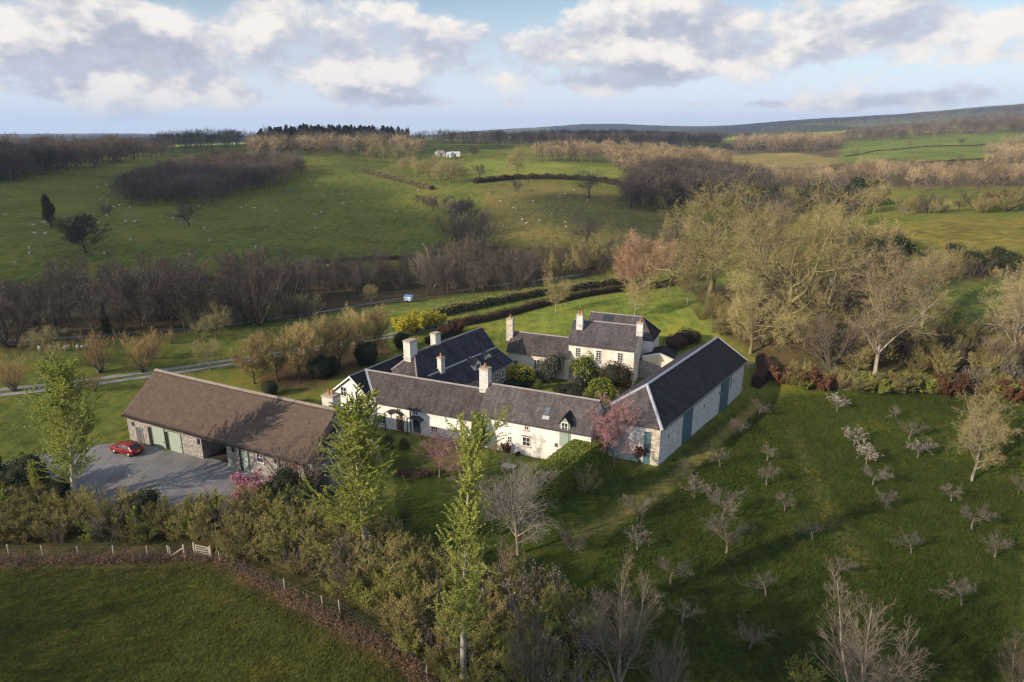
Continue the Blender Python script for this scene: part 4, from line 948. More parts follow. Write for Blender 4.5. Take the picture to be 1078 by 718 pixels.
def sag_roof(front):
    NU, NW = 60, 14; g = Geo(); U = np.linspace(-.25, AL + .2, NU); T = np.linspace(0, 1, NW)
    V = np.zeros((2, NU, NW, 3))
    for i, u in enumerate(U):
        for j, t in enumerate(T):
            w = HW * t if front else 2 * HW - HW * t
            z = EZ - .1 + (RZ - EZ + .1) * t - .14 * math.sin(math.pi * t) * (0.6 + .4 * math.sin(u * .35)) - .12 * math.sin(math.pi * u / AL) * t + .035 * math.sin(u * 2.1 + t * 7) * math.sin(t * 9 + u)
            p = FA.p(u + .06 * math.sin(t * 11) * (1 if i in (0, NU - 1) else 0), w, z); V[0, i, j] = p; V[1, i, j] = p - np.array([0, 0, .22])
    V -= np.array(bw.location); idx = np.arange(2 * NU * NW).reshape(2, NU, NW)
    def gq(ix): return np.stack([ix[:-1, :-1], ix[1:, :-1], ix[1:, 1:], ix[:-1, 1:]], -1).reshape(-1, 4)
    fs = [gq(idx[0]), gq(idx[1])[:, ::-1]]
    for ed in (idx[:, 0, :], idx[:, -1, :], idx[:, :, 0], idx[:, :, -1]): fs.append(np.stack([ed[0, :-1], ed[0, 1:], ed[1, 1:], ed[1, :-1]], -1))
    g.add(V.reshape(-1, 3), np.concatenate(fs)); me = g.mesh('roof', [M['stone_tile']])
    sl = math.hypot(HW, RZ - EZ); uvl = me.uv_layers.new(name='UVMap')
    uvv = np.zeros((2, NU, NW, 2)); uvv[..., 0] = U[None, :, None]; uvv[..., 1] = T[None, None, :] * sl; uvv = uvv.reshape(-1, 2)
    li = np.zeros(len(me.loops), np.int32); me.loops.foreach_get('vertex_index', li); uvl.data.foreach_set('uv', uvv[li].astype(np.float32).ravel())
    link('roof', me, bw)
sag_roof(True); sag_roof(False)
for k in range(34):
    a = -.25 + k * (AL + .45) / 34; b = a + (AL + .45) / 34 - .02; sg = -.12 * math.sin(math.pi * (a + b) / 2 / AL)
    if k == 0: m = MB()
    m.extr([FA.p(a, HW - .24, RZ - .12 + sg), FA.p(a, HW, RZ + .13 + sg), FA.p(a, HW + .24, RZ - .12 + sg)], np.append(FA.d * (b - a), 0))
m.build('ridge', M['ridge_stone'], bw)
gz = -.3
for x0, x1, yt, yb, kind in ((139, 141.5, 444.5, 448.5, 'slit'), (144.6, 150.6, 450, 467.5, 'dark'), (157, 160.6, 450, 470.5, 'slit'), (161.3, 174, 450, 471.8, 'green'), (174.6, 178.2, 455, 475, 'slit'), (178.8, 191.6, 456, 477.5, 'green'), (207.5, 210.5, 462, 467.5, 'slit'),
                               (244, 246.6, 470.5, 476, 'slit'), (252.2, 254.2, 471.5, 491.5, 'slit'), (254.8, 262, 472, 492.5, 'green'), (270.5, 277.3, 475.5, 487, 'win'), (288.5, 291, 483, 488, 'slit'), (293.5, 295.2, 482.5, 505, 'slit'), (295.8, 303.3, 483, 506, 'green'), (304.5, 313, 487, 503, 'brick')):
    ua, ub = aspan(x0, x1, .5 * (yt + yb)); zt = min(FA.px(.5 * (x0 + x1), yt, WA)[1], EZ - .25); zb = FA.px(.5 * (x0 + x1), yb, WA)[1]
    if yb > 466 and kind != 'win' and yb - yt > 8: zb = gz
    m = MB()
    if kind == 'slit': m.box(FA, ua, ub, WA - .02, WA + .1, zb, zt); m.build('opening', M['dark_void'], bw)
    elif kind == 'dark': door(bw, FA, ua, ub, zb, zt, WA, mat='frame_dark', frame='wood_grey')
    elif kind == 'green': door(bw, FA, ua + .09, ub - .09, zb, zt, WA, mat='pale_green', frame='green_boards', label='pale green boarded door')
    elif kind == 'win': window(bw, FA, ua, ub, zb, zt, WA, 2, 2)
    else: m.box(FA, ua, ub, WA - .03, WA + .1, -.3, zt); m.build('brick_panel', M['redbrick'], bw)
m = MB(); m.box(FA, bay[0], bay[1], WA + .52, w2 - .52, -.45, -.02); m.build('bay_floor', M['core_floor'], bw)

# slate lean-to joining the cart barn to the farmhouse
FL = Fr(FA.p(AL + .25, 0, 0), -26.6)
ln = empty('slate_lean_to', FL.p(2, 4, 0)); tag(ln, "blue slate lean-to with one white chimney joining the cart barn to the white farmhouse", "outbuilding")
gable_wall(ln, FL, 0, 2.4, 1.0, 10.0, -1, 2.7, 2.7, 5.75, 6.0, M['rubble'])
gable_roof(ln, FL, .02, 2.4, .3, 10.6, 2.4, 2.6, 5.75, 6.15, M['slate_blue'], ov=.0)
pc = un(347, 441, 4.4); chimney(ln, un(350, 436, 5.2), 3.2, z_at(414.5, 350, math.hypot(*un(350, 436, 5.2)[:2])), 1.7, 1.4, FL, 'chimneywhite', 2)
ux = un(334, 473, 3.0); m = MB(); fx = Fr(FL.p(0, 0, 0), -26.6); m.box(fx, .25, .95, .12, .28, 2.75, 3.25); m.build('white_box', M['frame_white'], ln)

# ------------------------------------------------------------------ plant materials
T = {}
T['bark_grey'] = bark("bark_grey", (.17, .15, .125), (.085, .07, .05)); T['bark_pale'] = bark("bark_pale", (.34, .30, .24), (.15, .12, .085)); T['bark_dark'] = bark("bark_dark", (.085, .068, .055), (.05, .04, .032))
T['bark_moss'] = bark("bark_mossy", (.20, .17, .10), (.12, .11, .045)); T['bark_white'] = bark("bark_birch", (.45, .42, .38), (.25, .21, .17))
T['tw_tan'] = twigmat("twigs_tan", (.225, .185, .08), (.37, .31, .135)); T['tw_olive'] = twigmat("twigs_olive", (.19, .165, .07), (.33, .285, .13)); T['tw_dark'] = twigmat("twigs_dark", (.07, .055, .048), (.125, .10, .085))
T['tw_gold'] = twigmat("twigs_gold", (.29, .22, .09), (.45, .35, .155)); T['tw_grey'] = twigmat("twigs_grey", (.14, .11, .095), (.25, .21, .18)); T['tw_brown'] = twigmat("twigs_brown", (0.128, 0.098, 0.076), (0.221, 0.174, 0.136))
T['tw_orange'] = twigmat("twigs_orange", (.24, .155, .065), (.36, .25, .11)); T['tw_pink'] = twigmat("twigs_pinkbrown", (.25, .14, .12), (.38, .23, .2)); T['tw_mauve'] = twigmat("twigs_mauve", (0.076, 0.061, 0.051), (0.128, 0.102, 0.083))
T['tw_fawn'] = twigmat('twigs_fawn', (.22, .17, .085), (.36, .285, .145)); T['tw_pale'] = twigmat('twigs_pale', (.2, .17, .145), (.34, .30, .26)); T['lf_poplar'] = leafmat("leaf_poplar", (.28, .315, .06), (.50, .52, .15), .4, .08); T['lf_green'] = leafmat("leaf_spring_green", (.19, .22, .045), (.36, .38, .09)); T['lf_olive'] = leafmat("leaf_olive", (.19, .175, .06), (.34, .30, .115))
T['lf_dark'] = leafmat("leaf_evergreen", (.03, .042, .018), (.075, .09, .035)); T['lf_yew'] = leafmat("leaf_yew", (.022, .032, .016), (.05, .065, .03)); T['lf_yellow'] = leafmat("leaf_gold", (.42, .38, .04), (.68, .61, .08)); T['lf_lime'] = leafmat("leaf_lime", (.15, .19, .02), (.27, .3, .04))
T['lf_rust'] = leafmat("leaf_rust", (.14, .066, .038), (.25, .13, .075)); T['lf_pink'] = leafmat("blossom_pink", (.38, .16, .2), (.56, .3, .34)); T['lf_white'] = leafmat("blossom_white", (.4, .36, .3), (.6, .55, .48)); T['lf_bronze'] = leafmat("leaf_bronze", (.075, .05, .025), (.14, .10, .05))
T['lf_hedge'] = leafmat("leaf_laurel", (.15, .185, .035), (.33, .36, .075)); T['lf_grey'] = leafmat("leaf_grey_green", (.10, .105, .085), (.2, .2, .16)); T['lf_bud'] = leafmat("buds_tan", (.2, .17, .07), (.36, .31, .14)); T['lf_red'] = leafmat("leaf_purple_bud", (.1, .035, .035), (.19, .08, .06)); T['lf_bracken'] = leafmat("dead_bracken", (.19, .11, .07), (.38, .25, .17))
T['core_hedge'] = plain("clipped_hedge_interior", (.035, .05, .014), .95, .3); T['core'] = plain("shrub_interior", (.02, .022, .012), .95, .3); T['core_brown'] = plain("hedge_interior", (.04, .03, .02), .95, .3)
T['f_tan'] = twigmat("far_twigs_tan", (.22, .16, .09), (.35, .265, .15), .55, True); T['f_mauve'] = twigmat("far_twigs_mauve", (0.102, 0.075, 0.056), (0.178, 0.132, 0.098), .55, True); T['f_dark'] = twigmat("far_twigs_dark", (.065, .052, .042), (.12, .095, .075), .55, True); T['f_bark'] = twigmat("far_trunks", (.1, .085, .07), (.16, .14, .115), .3, True)
T['f_spruce'] = leafmat("far_spruce", (.015, .026, .014), (.035, .05, .024), .1, .35, True)

# ------------------------------------------------------------------ plant meshes
def parts(tg, cg, bm_, tm, lms=()):
    return [('trunk', tg.mesh('trunk', [T[bm_]], True)), ('crown', cg.mesh('crown', [T[tm]] + [T[l] for l in lms]))]
def single(tg, cg, bm_, tm, lms=(), name='tree'):
    g = Geo()
    for V, Fc, mi in zip(tg.v, [f - 0 for f in tg.f], tg.m): pass
    Vt = np.concatenate(tg.v); g.v.append(Vt); g.tint.append(np.full(len(Vt), .5, np.float32)); g.nv = len(Vt)
    g.f += tg.f; g.m += tg.m
    b = g.nv
    if cg.v:
        Vc = np.concatenate(cg.v); g.v.append(Vc); g.tint.append(np.full(len(Vc), .5, np.float32)); g.nv += len(Vc)
        g.f += [f + b for f in cg.f]; g.m += [m_ + 1 for m_ in cg.m]
    return [(name, g.mesh(name, [T[bm_], T[tm]] + [T[l] for l in lms]))]
K = {}
def oak(seed, n1=13): return tree(seed, 16, [dict(n=n1, t0=.22, t1=.97, ang=62, asd=12, len=.52, jit=.22, up=.10, segs=7, k=6, rr=.026),
    dict(n=9, t0=.25, t1=1, ang=50, asd=14, len=.5, jit=.25, up=.07, segs=5, k=4, rr=.02), dict(n=8, t0=.15, t1=1, ang=48, asd=16, len=.5, jit=.25, up=.05, segs=3, k=3, rr=.014, rmin=.014), dict(n=11, t0=.1, t1=1, ang=48, asd=18, len=.6, jit=.22, up=.03, segs=2, k=2, rr=.010, rmin=.014, tip=.6)],
    .5, trunk_h=.72, shape=round_shape, wob=.10, nt=3)
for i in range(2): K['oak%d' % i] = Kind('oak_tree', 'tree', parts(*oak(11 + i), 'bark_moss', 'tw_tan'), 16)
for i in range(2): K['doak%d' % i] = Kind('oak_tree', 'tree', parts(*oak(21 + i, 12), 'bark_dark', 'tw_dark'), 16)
def ash(seed): return tree(seed, 20, [dict(n=20, t0=.2, t1=.98, ang=46, asd=10, len=.40, jit=.13, up=.10, segs=6, k=5, rr=.02),
    dict(n=8, t0=.2, t1=1, ang=42, asd=12, len=.46, jit=.18, up=.06, segs=4, k=4, rr=.016), dict(n=8, t0=.1, t1=1, ang=42, asd=14, len=.5, jit=.2, up=.04, segs=3, k=3, rr=.012, rmin=.013), dict(n=10, t0=.1, t1=1, ang=42, asd=18, len=.62, jit=.2, up=.0, segs=2, k=2, rr=.01, rmin=.014, tip=.6)],
    .42, trunk_h=.9, shape=lambda t: .55 + .75 * np.sin(np.clip(t, 0, 1) * 2.6), wob=.06, nt=3)
for i in range(3): K['ash%d' % i] = Kind('ash_tree', 'tree', parts(*ash(31 + i), 'bark_pale', ('tw_tan', 'tw_olive', 'tw_fawn')[i]), 20)
def lime(seed): return tree(seed, 10, [dict(n=20, t0=.14, t1=.98, ang=50, asd=8, len=.52, jit=.09, up=.15, segs=5, k=4, rr=.017),
    dict(n=11, t0=.15, t1=1, ang=34, asd=10, len=.5, jit=.1, up=.10, segs=3, k=3, rr=.013, rmin=.011), dict(n=9, t0=.1, t1=1, ang=30, asd=10, len=.55, jit=.1, up=.08, segs=2, k=3, rr=.01, rmin=.0095), dict(n=8, t0=.05, t1=1, ang=30, asd=12, len=.6, jit=.1, up=.06, segs=2, k=2, rr=.01, rmin=.013, tip=.6)],
    .24, trunk_h=.78, shape=lambda t: .75 + .45 * np.sin(np.clip(t, 0, 1) * 2.9) - .25 * t, wob=.04, nt=2)
for i in range(2): K['lime%d' % i] = Kind('lime_tree', 'tree', parts(*lime(41 + i), 'bark_dark', 'tw_gold'), 10)
def alder(seed): return tree(seed, 14, [dict(n=20, t0=.22, t1=.98, ang=44, asd=9, len=.28, jit=.1, up=.09, segs=4, k=3, rr=.016),
    dict(n=9, t0=.15, t1=1, ang=42, asd=10, len=.55, jit=.13, up=.06, segs=3, k=3, rr=.012, rmin=.014), dict(n=10, t0=.1, t1=1, ang=38, asd=12, len=.65, jit=.12, up=.03, segs=2, k=2, rr=.01, rmin=.022, tip=.6)],
    .2, trunk_h=.95, shape=lambda t: 1.1 - .55 * t, wob=.05, nt=2, tsides=5)
for i in range(3): K['alder%d' % i] = Kind('alder_tree', 'tree', parts(*alder(51 + i), 'bark_dark', 'tw_mauve'), 14)
def poplar(seed, dens, wide):
    lev = [dict(n=72, t0=.14, t1=.985, ang=30 if wide else 22, asd=8, len=.27 if wide else .16, jit=.09, up=.15 if wide else .12, segs=5, k=3, rr=.0095, rmin=.011),
        dict(n=10, t0=.12, t1=1, ang=30, asd=14, len=.46, jit=.14, up=.12, segs=3, k=3, rr=.009, rmin=.007)]
    return tree(seed, 18, lev, .19, trunk_h=.94, shape=(lambda t: np.clip(.5 + 1.8 * t, 0, 1.15) * (1.12 - .8 * t)) if wide else (lambda t: 1.0 - .3 * t + .3 * np.sin(t * 15)), wob=.03, nt=1, tsides=6, leaf=[(1, 34 * dens, .042, 1, 1), (0, 60 * dens, .042, 1, 1)])
for i in range(3): K['poplar%d' % i] = Kind('poplar_tree', 'tree', parts(*poplar(61 + i, (3.4, 1.6, 3.4)[i], i != 1), 'bark_white', 'tw_olive', ['lf_poplar']), 18)
def orch(seed, leaf=None): return tree(seed, 3.4, [dict(n=8, t0=.5, t1=1, ang=60, asd=10, len=.52, jit=.24, up=.09, segs=5, k=4, rr=.024, rmin=.024),
    dict(n=7, t0=.2, t1=1, ang=46, asd=14, len=.5, jit=.24, up=.10, segs=3, k=3, rr=.016, rmin=.012), dict(n=9, t0=.1, t1=1, ang=40, asd=16, len=.6, jit=.2, up=.12, segs=2, k=3, rr=.01, rmin=.0065)],
    .11, trunk_h=.55, shape=lambda t: 1.0 - .2 * t, wob=.12, nt=2, tsides=6, trunk_segs=6, leaf=leaf)
for i in range(4): K['orch%d' % i] = Kind('fruit_tree', 'fruit tree', parts(*orch(71 + i), 'bark_grey', 'tw_grey'), 3.0)
K['orchb'] = Kind('fruit_tree', 'fruit tree', parts(*orch(77, [(2, 1.3, .045, 1, 1)]), 'bark_grey', 'tw_grey', ['lf_white']), 3.0)
def cherry(seed, leaf): return tree(seed, 6.5, [dict(n=16, t0=.25, t1=.98, ang=46, asd=8, len=.46, jit=.13, up=.13, segs=5, k=4, rr=.018, rmin=.018),
    dict(n=9, t0=.2, t1=1, ang=38, asd=12, len=.48, jit=.16, up=.1, segs=3, k=3, rr=.014, rmin=.011), dict(n=8, t0=.1, t1=1, ang=36, asd=14, len=.6, jit=.15, up=.08, segs=2, k=3, rr=.01, rmin=.008), dict(n=5, t0=.1, t1=1, ang=36, asd=14, len=.6, jit=.15, up=.04, segs=2, k=2, rr=.01, rmin=.009, tip=.6)],
    .13, trunk_h=.8, shape=lambda t: .6 + .6 * np.sin(np.clip(t, 0, 1) * 2.4), wob=.06, nt=2, leaf=leaf)
K['cherry'] = Kind('cherry_tree', 'tree', parts(*cherry(81, [(2, 2.2, .06, 1, 1)]), 'bark_grey', 'tw_pink', ['lf_pink']), 6.5)
K['plum'] = Kind('plum_tree', 'tree', parts(*cherry(82, [(2, .4, .045, 1, 1)]), 'bark_grey', 'tw_pink', ['lf_pink']), 6.5)
def bare(seed): return tree(seed, 7, [dict(n=20, t0=.22, t1=.98, ang=44, asd=8, len=.46, jit=.09, up=.10, segs=5, k=4, rr=.016, rmin=.02),
    dict(n=9, t0=.15, t1=1, ang=36, asd=10, len=.46, jit=.12, up=.08, segs=3, k=3, rr=.013, rmin=.011), dict(n=9, t0=.1, t1=1, ang=36, asd=12, len=.55, jit=.12, up=.04, segs=2, k=3, rr=.01, rmin=.0065), dict(n=3, t0=.2, t1=1, ang=36, asd=12, len=.6, jit=.12, up=.04, segs=1, k=2, rr=.01, rmin=.006)],
    .12, trunk_h=.86, shape=lambda t: .75 + .5 * np.sin(np.clip(t, 0, 1) * 2.7), wob=.03, nt=2)
K['maple'] = Kind('maple_tree', 'tree', parts(*bare(83), 'bark_pale', 'tw_pale'), 6.5)
K['sapling'] = Kind('young_tree', 'tree', parts(*cherry(84, [(2, .8, .06, 1, 1)]), 'bark_pale', 'tw_tan', ['lf_bud']), 6.5)
T['tw_copper'] = twigmat('twigs_copper', (.27, .165, .10), (.40, .26, .165)); K['copper'] = Kind('beech_tree', 'tree', parts(*lime(85), 'bark_grey', 'tw_copper'), 10)
def multi(seed, Hh, forks, spread, twig, n1=12, leaf=None, bk='bark_grey', name='shrub', rm=.011, lm=()):
    tg, cg = tree(seed, Hh, [dict(n=n1, t0=.18, t1=.98, ang=30, asd=10, len=.30, jit=.12, up=.13, segs=4, k=3, rr=.012, rmin=rm * 1.3), dict(n=9, t0=.1, t1=1, ang=32, asd=12, len=.52, jit=.14, up=.08, segs=2, k=3, rr=.01, rmin=rm * .85)],
                  Hh * .013, trunk_h=.92, shape=lambda t: 1.1 - .5 * t, wob=.07, nt=1, forks=forks, spread=spread, tsides=4, trunk_segs=6, leaf=leaf)
    return parts(tg, cg, bk, twig, lm) if name == 'tree' else single(tg, cg, bk, twig, lm, name)
for i in range(2): K['birch%d' % i] = Kind('birch_tree', 'tree', parts(*tree(91 + i, 11, [dict(n=16, t0=.18, t1=.98, ang=30, asd=8, len=.27, jit=.08, up=.13, segs=4, k=3, rr=.012, rmin=.012), dict(n=9, t0=.1, t1=1, ang=28, asd=10, len=.5, jit=.1, up=.10, segs=3, k=3, rr=.01, rmin=.0085), dict(n=7, t0=.1, t1=1, ang=30, asd=12, len=.55, jit=.1, up=.06, segs=2, k=2, rr=.01, rmin=.007, tip=.6)],
    .12, trunk_h=.9, shape=lambda t: 1.15 - .6 * t, wob=.05, nt=1, forks=4, spread=.3, tsides=5), 'bark_pale', 'tw_brown'), 11)
for i in range(3): K['hazel%d' % i] = Kind('hazel_shrub', 'shrub', multi(95 + i, 4, 11, .75, ('tw_brown', 'tw_tan', 'tw_mauve')[i], 9, None, 'bark_grey', 'hazel_shrub', .011), 4)
for i in range(2): K['willow%d' % i] = Kind('willow_shrub', 'shrub', multi(101 + i, 5, 12, .35, 'tw_orange', 9, None, 'bark_grey', 'willow_shrub', .011), 5)
for i in range(3): K['scrub%d' % i] = Kind('hedgerow_shrub', 'shrub', multi(105 + i, 3.6, 12, .85, ('tw_tan', 'tw_tan', 'tw_gold')[i], 9, [(1, 4, .042, 2, 1), (0, 9, .046, 2, 1)], 'bark_grey', 'hedgerow_shrub', .01, (('lf_green', 'lf_olive', 'lf_olive')[i],)), 3.6)
K['thorn'] = Kind('blackthorn_shrub', 'shrub', multi(109, 3.4, 11, .8, 'tw_mauve', 9, [(1, 1.7, .04, 2, 1)], 'bark_grey', 'blackthorn_shrub', .01, ('lf_white',)), 3.4)
K['pinkbush'] = Kind('flowering_shrub', 'shrub', multi(110, 3.2, 10, .8, 'tw_pink', 9, [(1, 5, .07, 2, 1)], 'bark_grey', 'flowering_shrub', .01, ('lf_pink',)), 3.2)
K['rust'] = Kind('beech_shrub', 'shrub', multi(111, 3.0, 13, .8, 'tw_brown', 9, [(1, 9, .075, 2, 1), (0, 14, .08, 2, 1)], 'bark_grey', 'beech_shrub', .01, ('lf_rust',)), 3.0)
K['gorse'] = Kind('laurel_shrub', 'shrub', multi(112, 3.0, 13, .85, 'tw_olive', 8, [(1, 11, .055, 2, 1), (0, 18, .06, 2, 1)], 'bark_grey', 'laurel_shrub', .01, ('lf_green',)), 3.0)
K['forsy'] = Kind('forsythia_shrub', 'shrub', multi(113, 4.5, 12, .6, 'tw_gold', 9, [(1, 7, .09, 2, 1), (0, 9, .09, 2, 1)], 'bark_grey', 'forsythia_shrub', .012, ('lf_yellow',)), 4.5)
def leafy(seed, R, Hh, n, dens, size, lm, core='core', name='bush', big=.55): return [(name, bush(seed, lumpy(seed, R, Hh, n, big), dens, size).mesh(name, [T[lm], T[core]]))]
K['ivy0'] = Kind('evergreen_bush', 'bush', leafy(121, 1.7, 3.2, 6, 26, .09, 'lf_dark'), 3.2); K['ivy1'] = Kind('evergreen_bush', 'bush', leafy(122, 1.9, 3.0, 7, 26, .09, 'lf_dark'), 3.0)
K['yellow'] = Kind('golden_bush', 'bush', leafy(123, 1.6, 2.4, 7, 40, .075, 'lf_yellow'), 2.4); K['limeb'] = Kind('lime_green_bush', 'bush', leafy(124, 1.5, 2.2, 7, 40, .075, 'lf_lime'), 2.2)
K['bronze'] = Kind('bronze_bush', 'bush', leafy(125, 1.7, 3.3, 3, 44, .075, 'lf_bronze', big=.7), 3.3); K['holly'] = Kind('holly_bush', 'bush', leafy(126, 1.7, 3.6, 3, 40, .08, 'lf_grey', big=.7), 3.6); K['green'] = Kind('green_bush', 'bush', leafy(127, 1.6, 3.4, 5, 40, .08, 'lf_hedge', big=.6), 3.4)
K['low'] = Kind('low_shrub', 'bush', leafy(128, 1.2, 1.1, 5, 44, .07, 'lf_yew'), 1.1); K['lowg'] = Kind('low_shrub', 'bush', leafy(129, 1.1, 1.0, 5, 44, .06, 'lf_grey'), 1.0)
K['ball'] = Kind('clipped_yew', 'bush', [('clipped_yew', bush(131, [(0, 0, 1.3, 1.55, 1.55, 1.45)], 50, .07, .86, inner=.15).mesh('clipped_yew', [T['lf_yew'], T['core']]))], 2.75)
K['drum'] = Kind('clipped_bush', 'bush', [('clipped_bush', bush(132, [(0, 0, 1.2, 2.0, 1.7, 1.25)], 44, .07, .86, inner=.2).mesh('clipped_bush', [T['lf_red'], T['core_brown']]))], 2.4)
def spruce(seed, Hh=16, n=260, k=26, lf='lf_dark'):
    g = rs(seed); cg, tg = Geo(), Geo()
    P, R = grow(g, np.array([[0, 0, -.2]]), np.array([[0, 0, 1.]]), np.array([Hh]), 6, .01, .2, np.array([.22]), np.array([.02])); tube(tg, P, R, 5)
    t = (np.arange(n) + g.rand(n)) / n; a = g.rand(n) * 6.283; L = (1.05 - t) * Hh * .2 * (.7 + .5 * g.rand(n)); z = .08 * Hh + t * .9 * Hh
    D = np.stack([np.cos(a), np.sin(a), np.full(n, -.25)], -1); C = []
    for i in range(k):
        f = g.rand(n) ** .7; C.append(np.stack([0 * z, 0 * z, z], -1) + D * (L * f)[:, None] + g.randn(n, 3) * .12)
    leaves(cg, g, np.concatenate(C), .2, 0, up=.8); return tg, cg
tg, cg = spruce(141); Kind_trunk = Geo(); P_, R_ = grow(rs(3), np.array([[0, 0, -.3]]), np.array([[0, 0, 1.]]), np.array([11.]), 5, .04, .1, np.array([.35]), np.array([.08])); tube(Kind_trunk, P_, R_, 7)
K['ivytree'] = Kind('ivy_clad_tree', 'tree', [('trunk', Kind_trunk.mesh('trunk', [T['bark_dark']])), ('crown', bush(143, [(0, 0, 6.5, 2.6, 2.6, 4.0), (.8, .3, 10.0, 2.1, 2.0, 2.6), (-.9, .5, 5.0, 2.2, 2.2, 3.0), (.6, -1.0, 7.6, 2.0, 2.0, 2.6), (-.3, .2, 12.0, 1.3, 1.3, 1.5)], 8, .2, .72).mesh('crown', [T['lf_dark'], T['core']]))], 13)
K['roundoak'] = Kind('oak_tree', 'tree', parts(*lime(86), 'bark_dark', 'tw_dark'), 10)
K['spruce'] = Kind('conifer_tree', 'conifer', [('trunk', tg.mesh('trunk', [T['bark_dark']])), ('crown', cg.mesh('crown', [T['lf_yew']]))], 16)

# low detail trees for woods far away
def fartree(seed, wide=1.0, kind=0):
    g = Geo()
    tg, cg = tree(seed, 14, [dict(n=10, t0=.25, t1=.97, ang=52, asd=10, len=.36 * wide, jit=.16, up=.12, segs=3, k=3, rr=.022, rmin=.05),
        dict(n=6, t0=.2, t1=1, ang=45, asd=14, len=.55, jit=.2, up=.08, segs=2, k=2, rr=.02, rmin=.05), dict(n=6, t0=.1, t1=1, ang=45, asd=16, len=.62, jit=.2, up=.05, segs=2, k=2, rr=.02, rmin=.045)],
        .26, trunk_h=.8, shape=round_shape, wob=.07, nt=2, tsides=4, trunk_segs=4)
    for src, mi in ((tg, 0), (cg, 1)):
        for V, in zip([np.concatenate(src.v)]):
            b = g.nv; g.v.append(V); g.tint.append(np.zeros(len(V), np.float32)); g.nv += len(V)
            g.f += [f + b for f in src.f]; g.m += [np.full(len(f), mi, np.int32) for f in src.f]
    return g
FT = [fartree(201 + i, (1.0, 1.25, .85, 1.1)[i]) for i in range(4)]
def farspruce(seed):
    g = rs(seed); o = Geo(); n = 230; t = g.rand(n); a = g.rand(n) * 6.283; r = (1.08 - t) ** .8 * 3.4 * g.rand(n) ** .4
    leaves(o, g, np.stack([np.cos(a) * r, np.sin(a) * r, .6 + t * 13.5], -1), .75, 1, up=.6); 
    P, R = grow(g, np.array([[0, 0, -.2]]), np.array([[0, 0, 1.]]), np.array([14.]), 2, .0, .2, np.array([.2]), np.array([.02])); tube(o, P, R, 3, 0); return o
FS = [farspruce(211 + i) for i in range(2)]

RNG = random.Random(7)
def place(kind, u, v, h=None, vtop=None, label='', group=None, **k):
    p = gp(u, v)
    if h is None: h = vheight(u, vtop, p)
    return K[kind].place(p, h, label, group, rnd=RNG, **k)
def scatter(poly, n, seed, mind=0.0):
    """n ground points inside a pixel polygon, evenly in world space"""
    P = pxpoly(poly); lo, hi = P.min(0), P.max(0); g = rs(seed); out = []; tries = 0
    while len(out) < n and tries < 400:
        tries += 1
        c = lo + (hi - lo) * g.rand(400, 2); c = c[inpoly(c[:, 0], c[:, 1], P)]
        for q in c:
            if len(out) >= n: break
            if mind and out and min((q[0] - o[0]) ** 2 + (q[1] - o[1]) ** 2 for o in out[-400:]) < mind * mind: continue
            out.append(q)
    a = np.array(out); return np.stack([a[:, 0], a[:, 1], hgt(a[:, 0], a[:, 1])], -1)
def scatter_px(poly, n, seed):
    P = np.array(poly, float); lo, hi = P.min(0), P.max(0); g = rs(seed); out = []
    while len(out) < n:
        c = lo + (hi - lo) * g.rand(500, 2); c = c[inpoly(c[:, 0].copy(), c[:, 1].copy(), P)]
        out += [gp(q[0], q[1]) for q in c[:n - len(out)]]
    return np.array(out)
def wood(name, label, pts, hmin, hmax, mat='f_mauve', seed=0, kinds=None, mix=None, cat='woodland'):
    g = rs(seed); o = Geo(); kinds = kinds or FT
    for p in pts:
        h = (hmin + (hmax - hmin) * g.rand()) / 14; s = h * (.85 + .35 * g.rand())
        kinds[g.randint(len(kinds))].copy_to(o, (p[0], p[1], p[2] - .2), (s, s, h), g.rand() * 6.28, g.rand())
    ob = link(name, o.mesh(name, [T['f_bark'], T[mat]], tint=True)); tag(ob, label, cat, kind='stuff'); return ob

# ------------------------------------------------------------------ far woods: each reads as one mass
wood('hillside_wood', "dark bare wood along the skyline at the far left above the sheep field", scatter_px([(-90, 196), (0, 192), (60, 183), (130, 172), (200, 163), (245, 160), (240, 158), (120, 163), (-90, 166)], 520, 1), 11, 17, 'f_mauve', 1)
wood('copse', "long brown bare copse standing in the middle of the far left field", scatter([(122, 214), (150, 218), (215, 216), (262, 204), (300, 192), (322, 184), (318, 177), (270, 178), (235, 176), (180, 186), (140, 198)], 420, 2, 2.8), 9, 13, 'f_mauve', 2)
wood('hilltop_wood', "bare wood below the dark conifers on the rounded hilltop", scatter_px([(262, 166), (330, 164), (385, 166), (440, 168), (450, 160), (400, 152), (330, 150), (270, 156)], 260, 3), 12, 17, 'f_tan', 3)
wood('conifer_plantation', "dark conifer plantation cresting the rounded hilltop", scatter_px([(262, 158), (320, 151), (350, 149), (400, 148.4), (432, 149.5), (415, 153), (340, 156)], 420, 4), 8, 19, 'f_spruce', 4, FS, cat='plantation')
wood('hilltop_trees', "dark bare trees mixed among the hilltop conifers", scatter_px([(250, 160), (300, 155), (350, 151), (430, 151), (450, 154), (340, 158)], 150, 16), 10, 20, 'f_dark', 16)
wood('ridge_wood', "thin dark wood along the ridge right of the conifer hilltop", scatter_px([(430, 151), (520, 149.6), (620, 150), (720, 151), (770, 154), (720, 154.5), (600, 153.5), (520, 153)], 420, 5), 12, 17, 'f_dark', 5)
wood('dark_wood', "dark bare wood in the valley left of the tall sunlit trees", scatter_px([(655, 225), (690, 222), (760, 218), (810, 214), (800, 198), (750, 190), (700, 186), (672, 196)], 320, 6), 12, 17, 'f_dark', 6)
wood('sunlit_wood', "pale sunlit bare wood across the middle distance", scatter_px([(560, 170), (640, 172), (660, 184), (730, 185), (770, 182), (765, 172), (700, 166), (640, 163), (570, 163)], 260, 7), 11, 16, 'f_tan', 7)
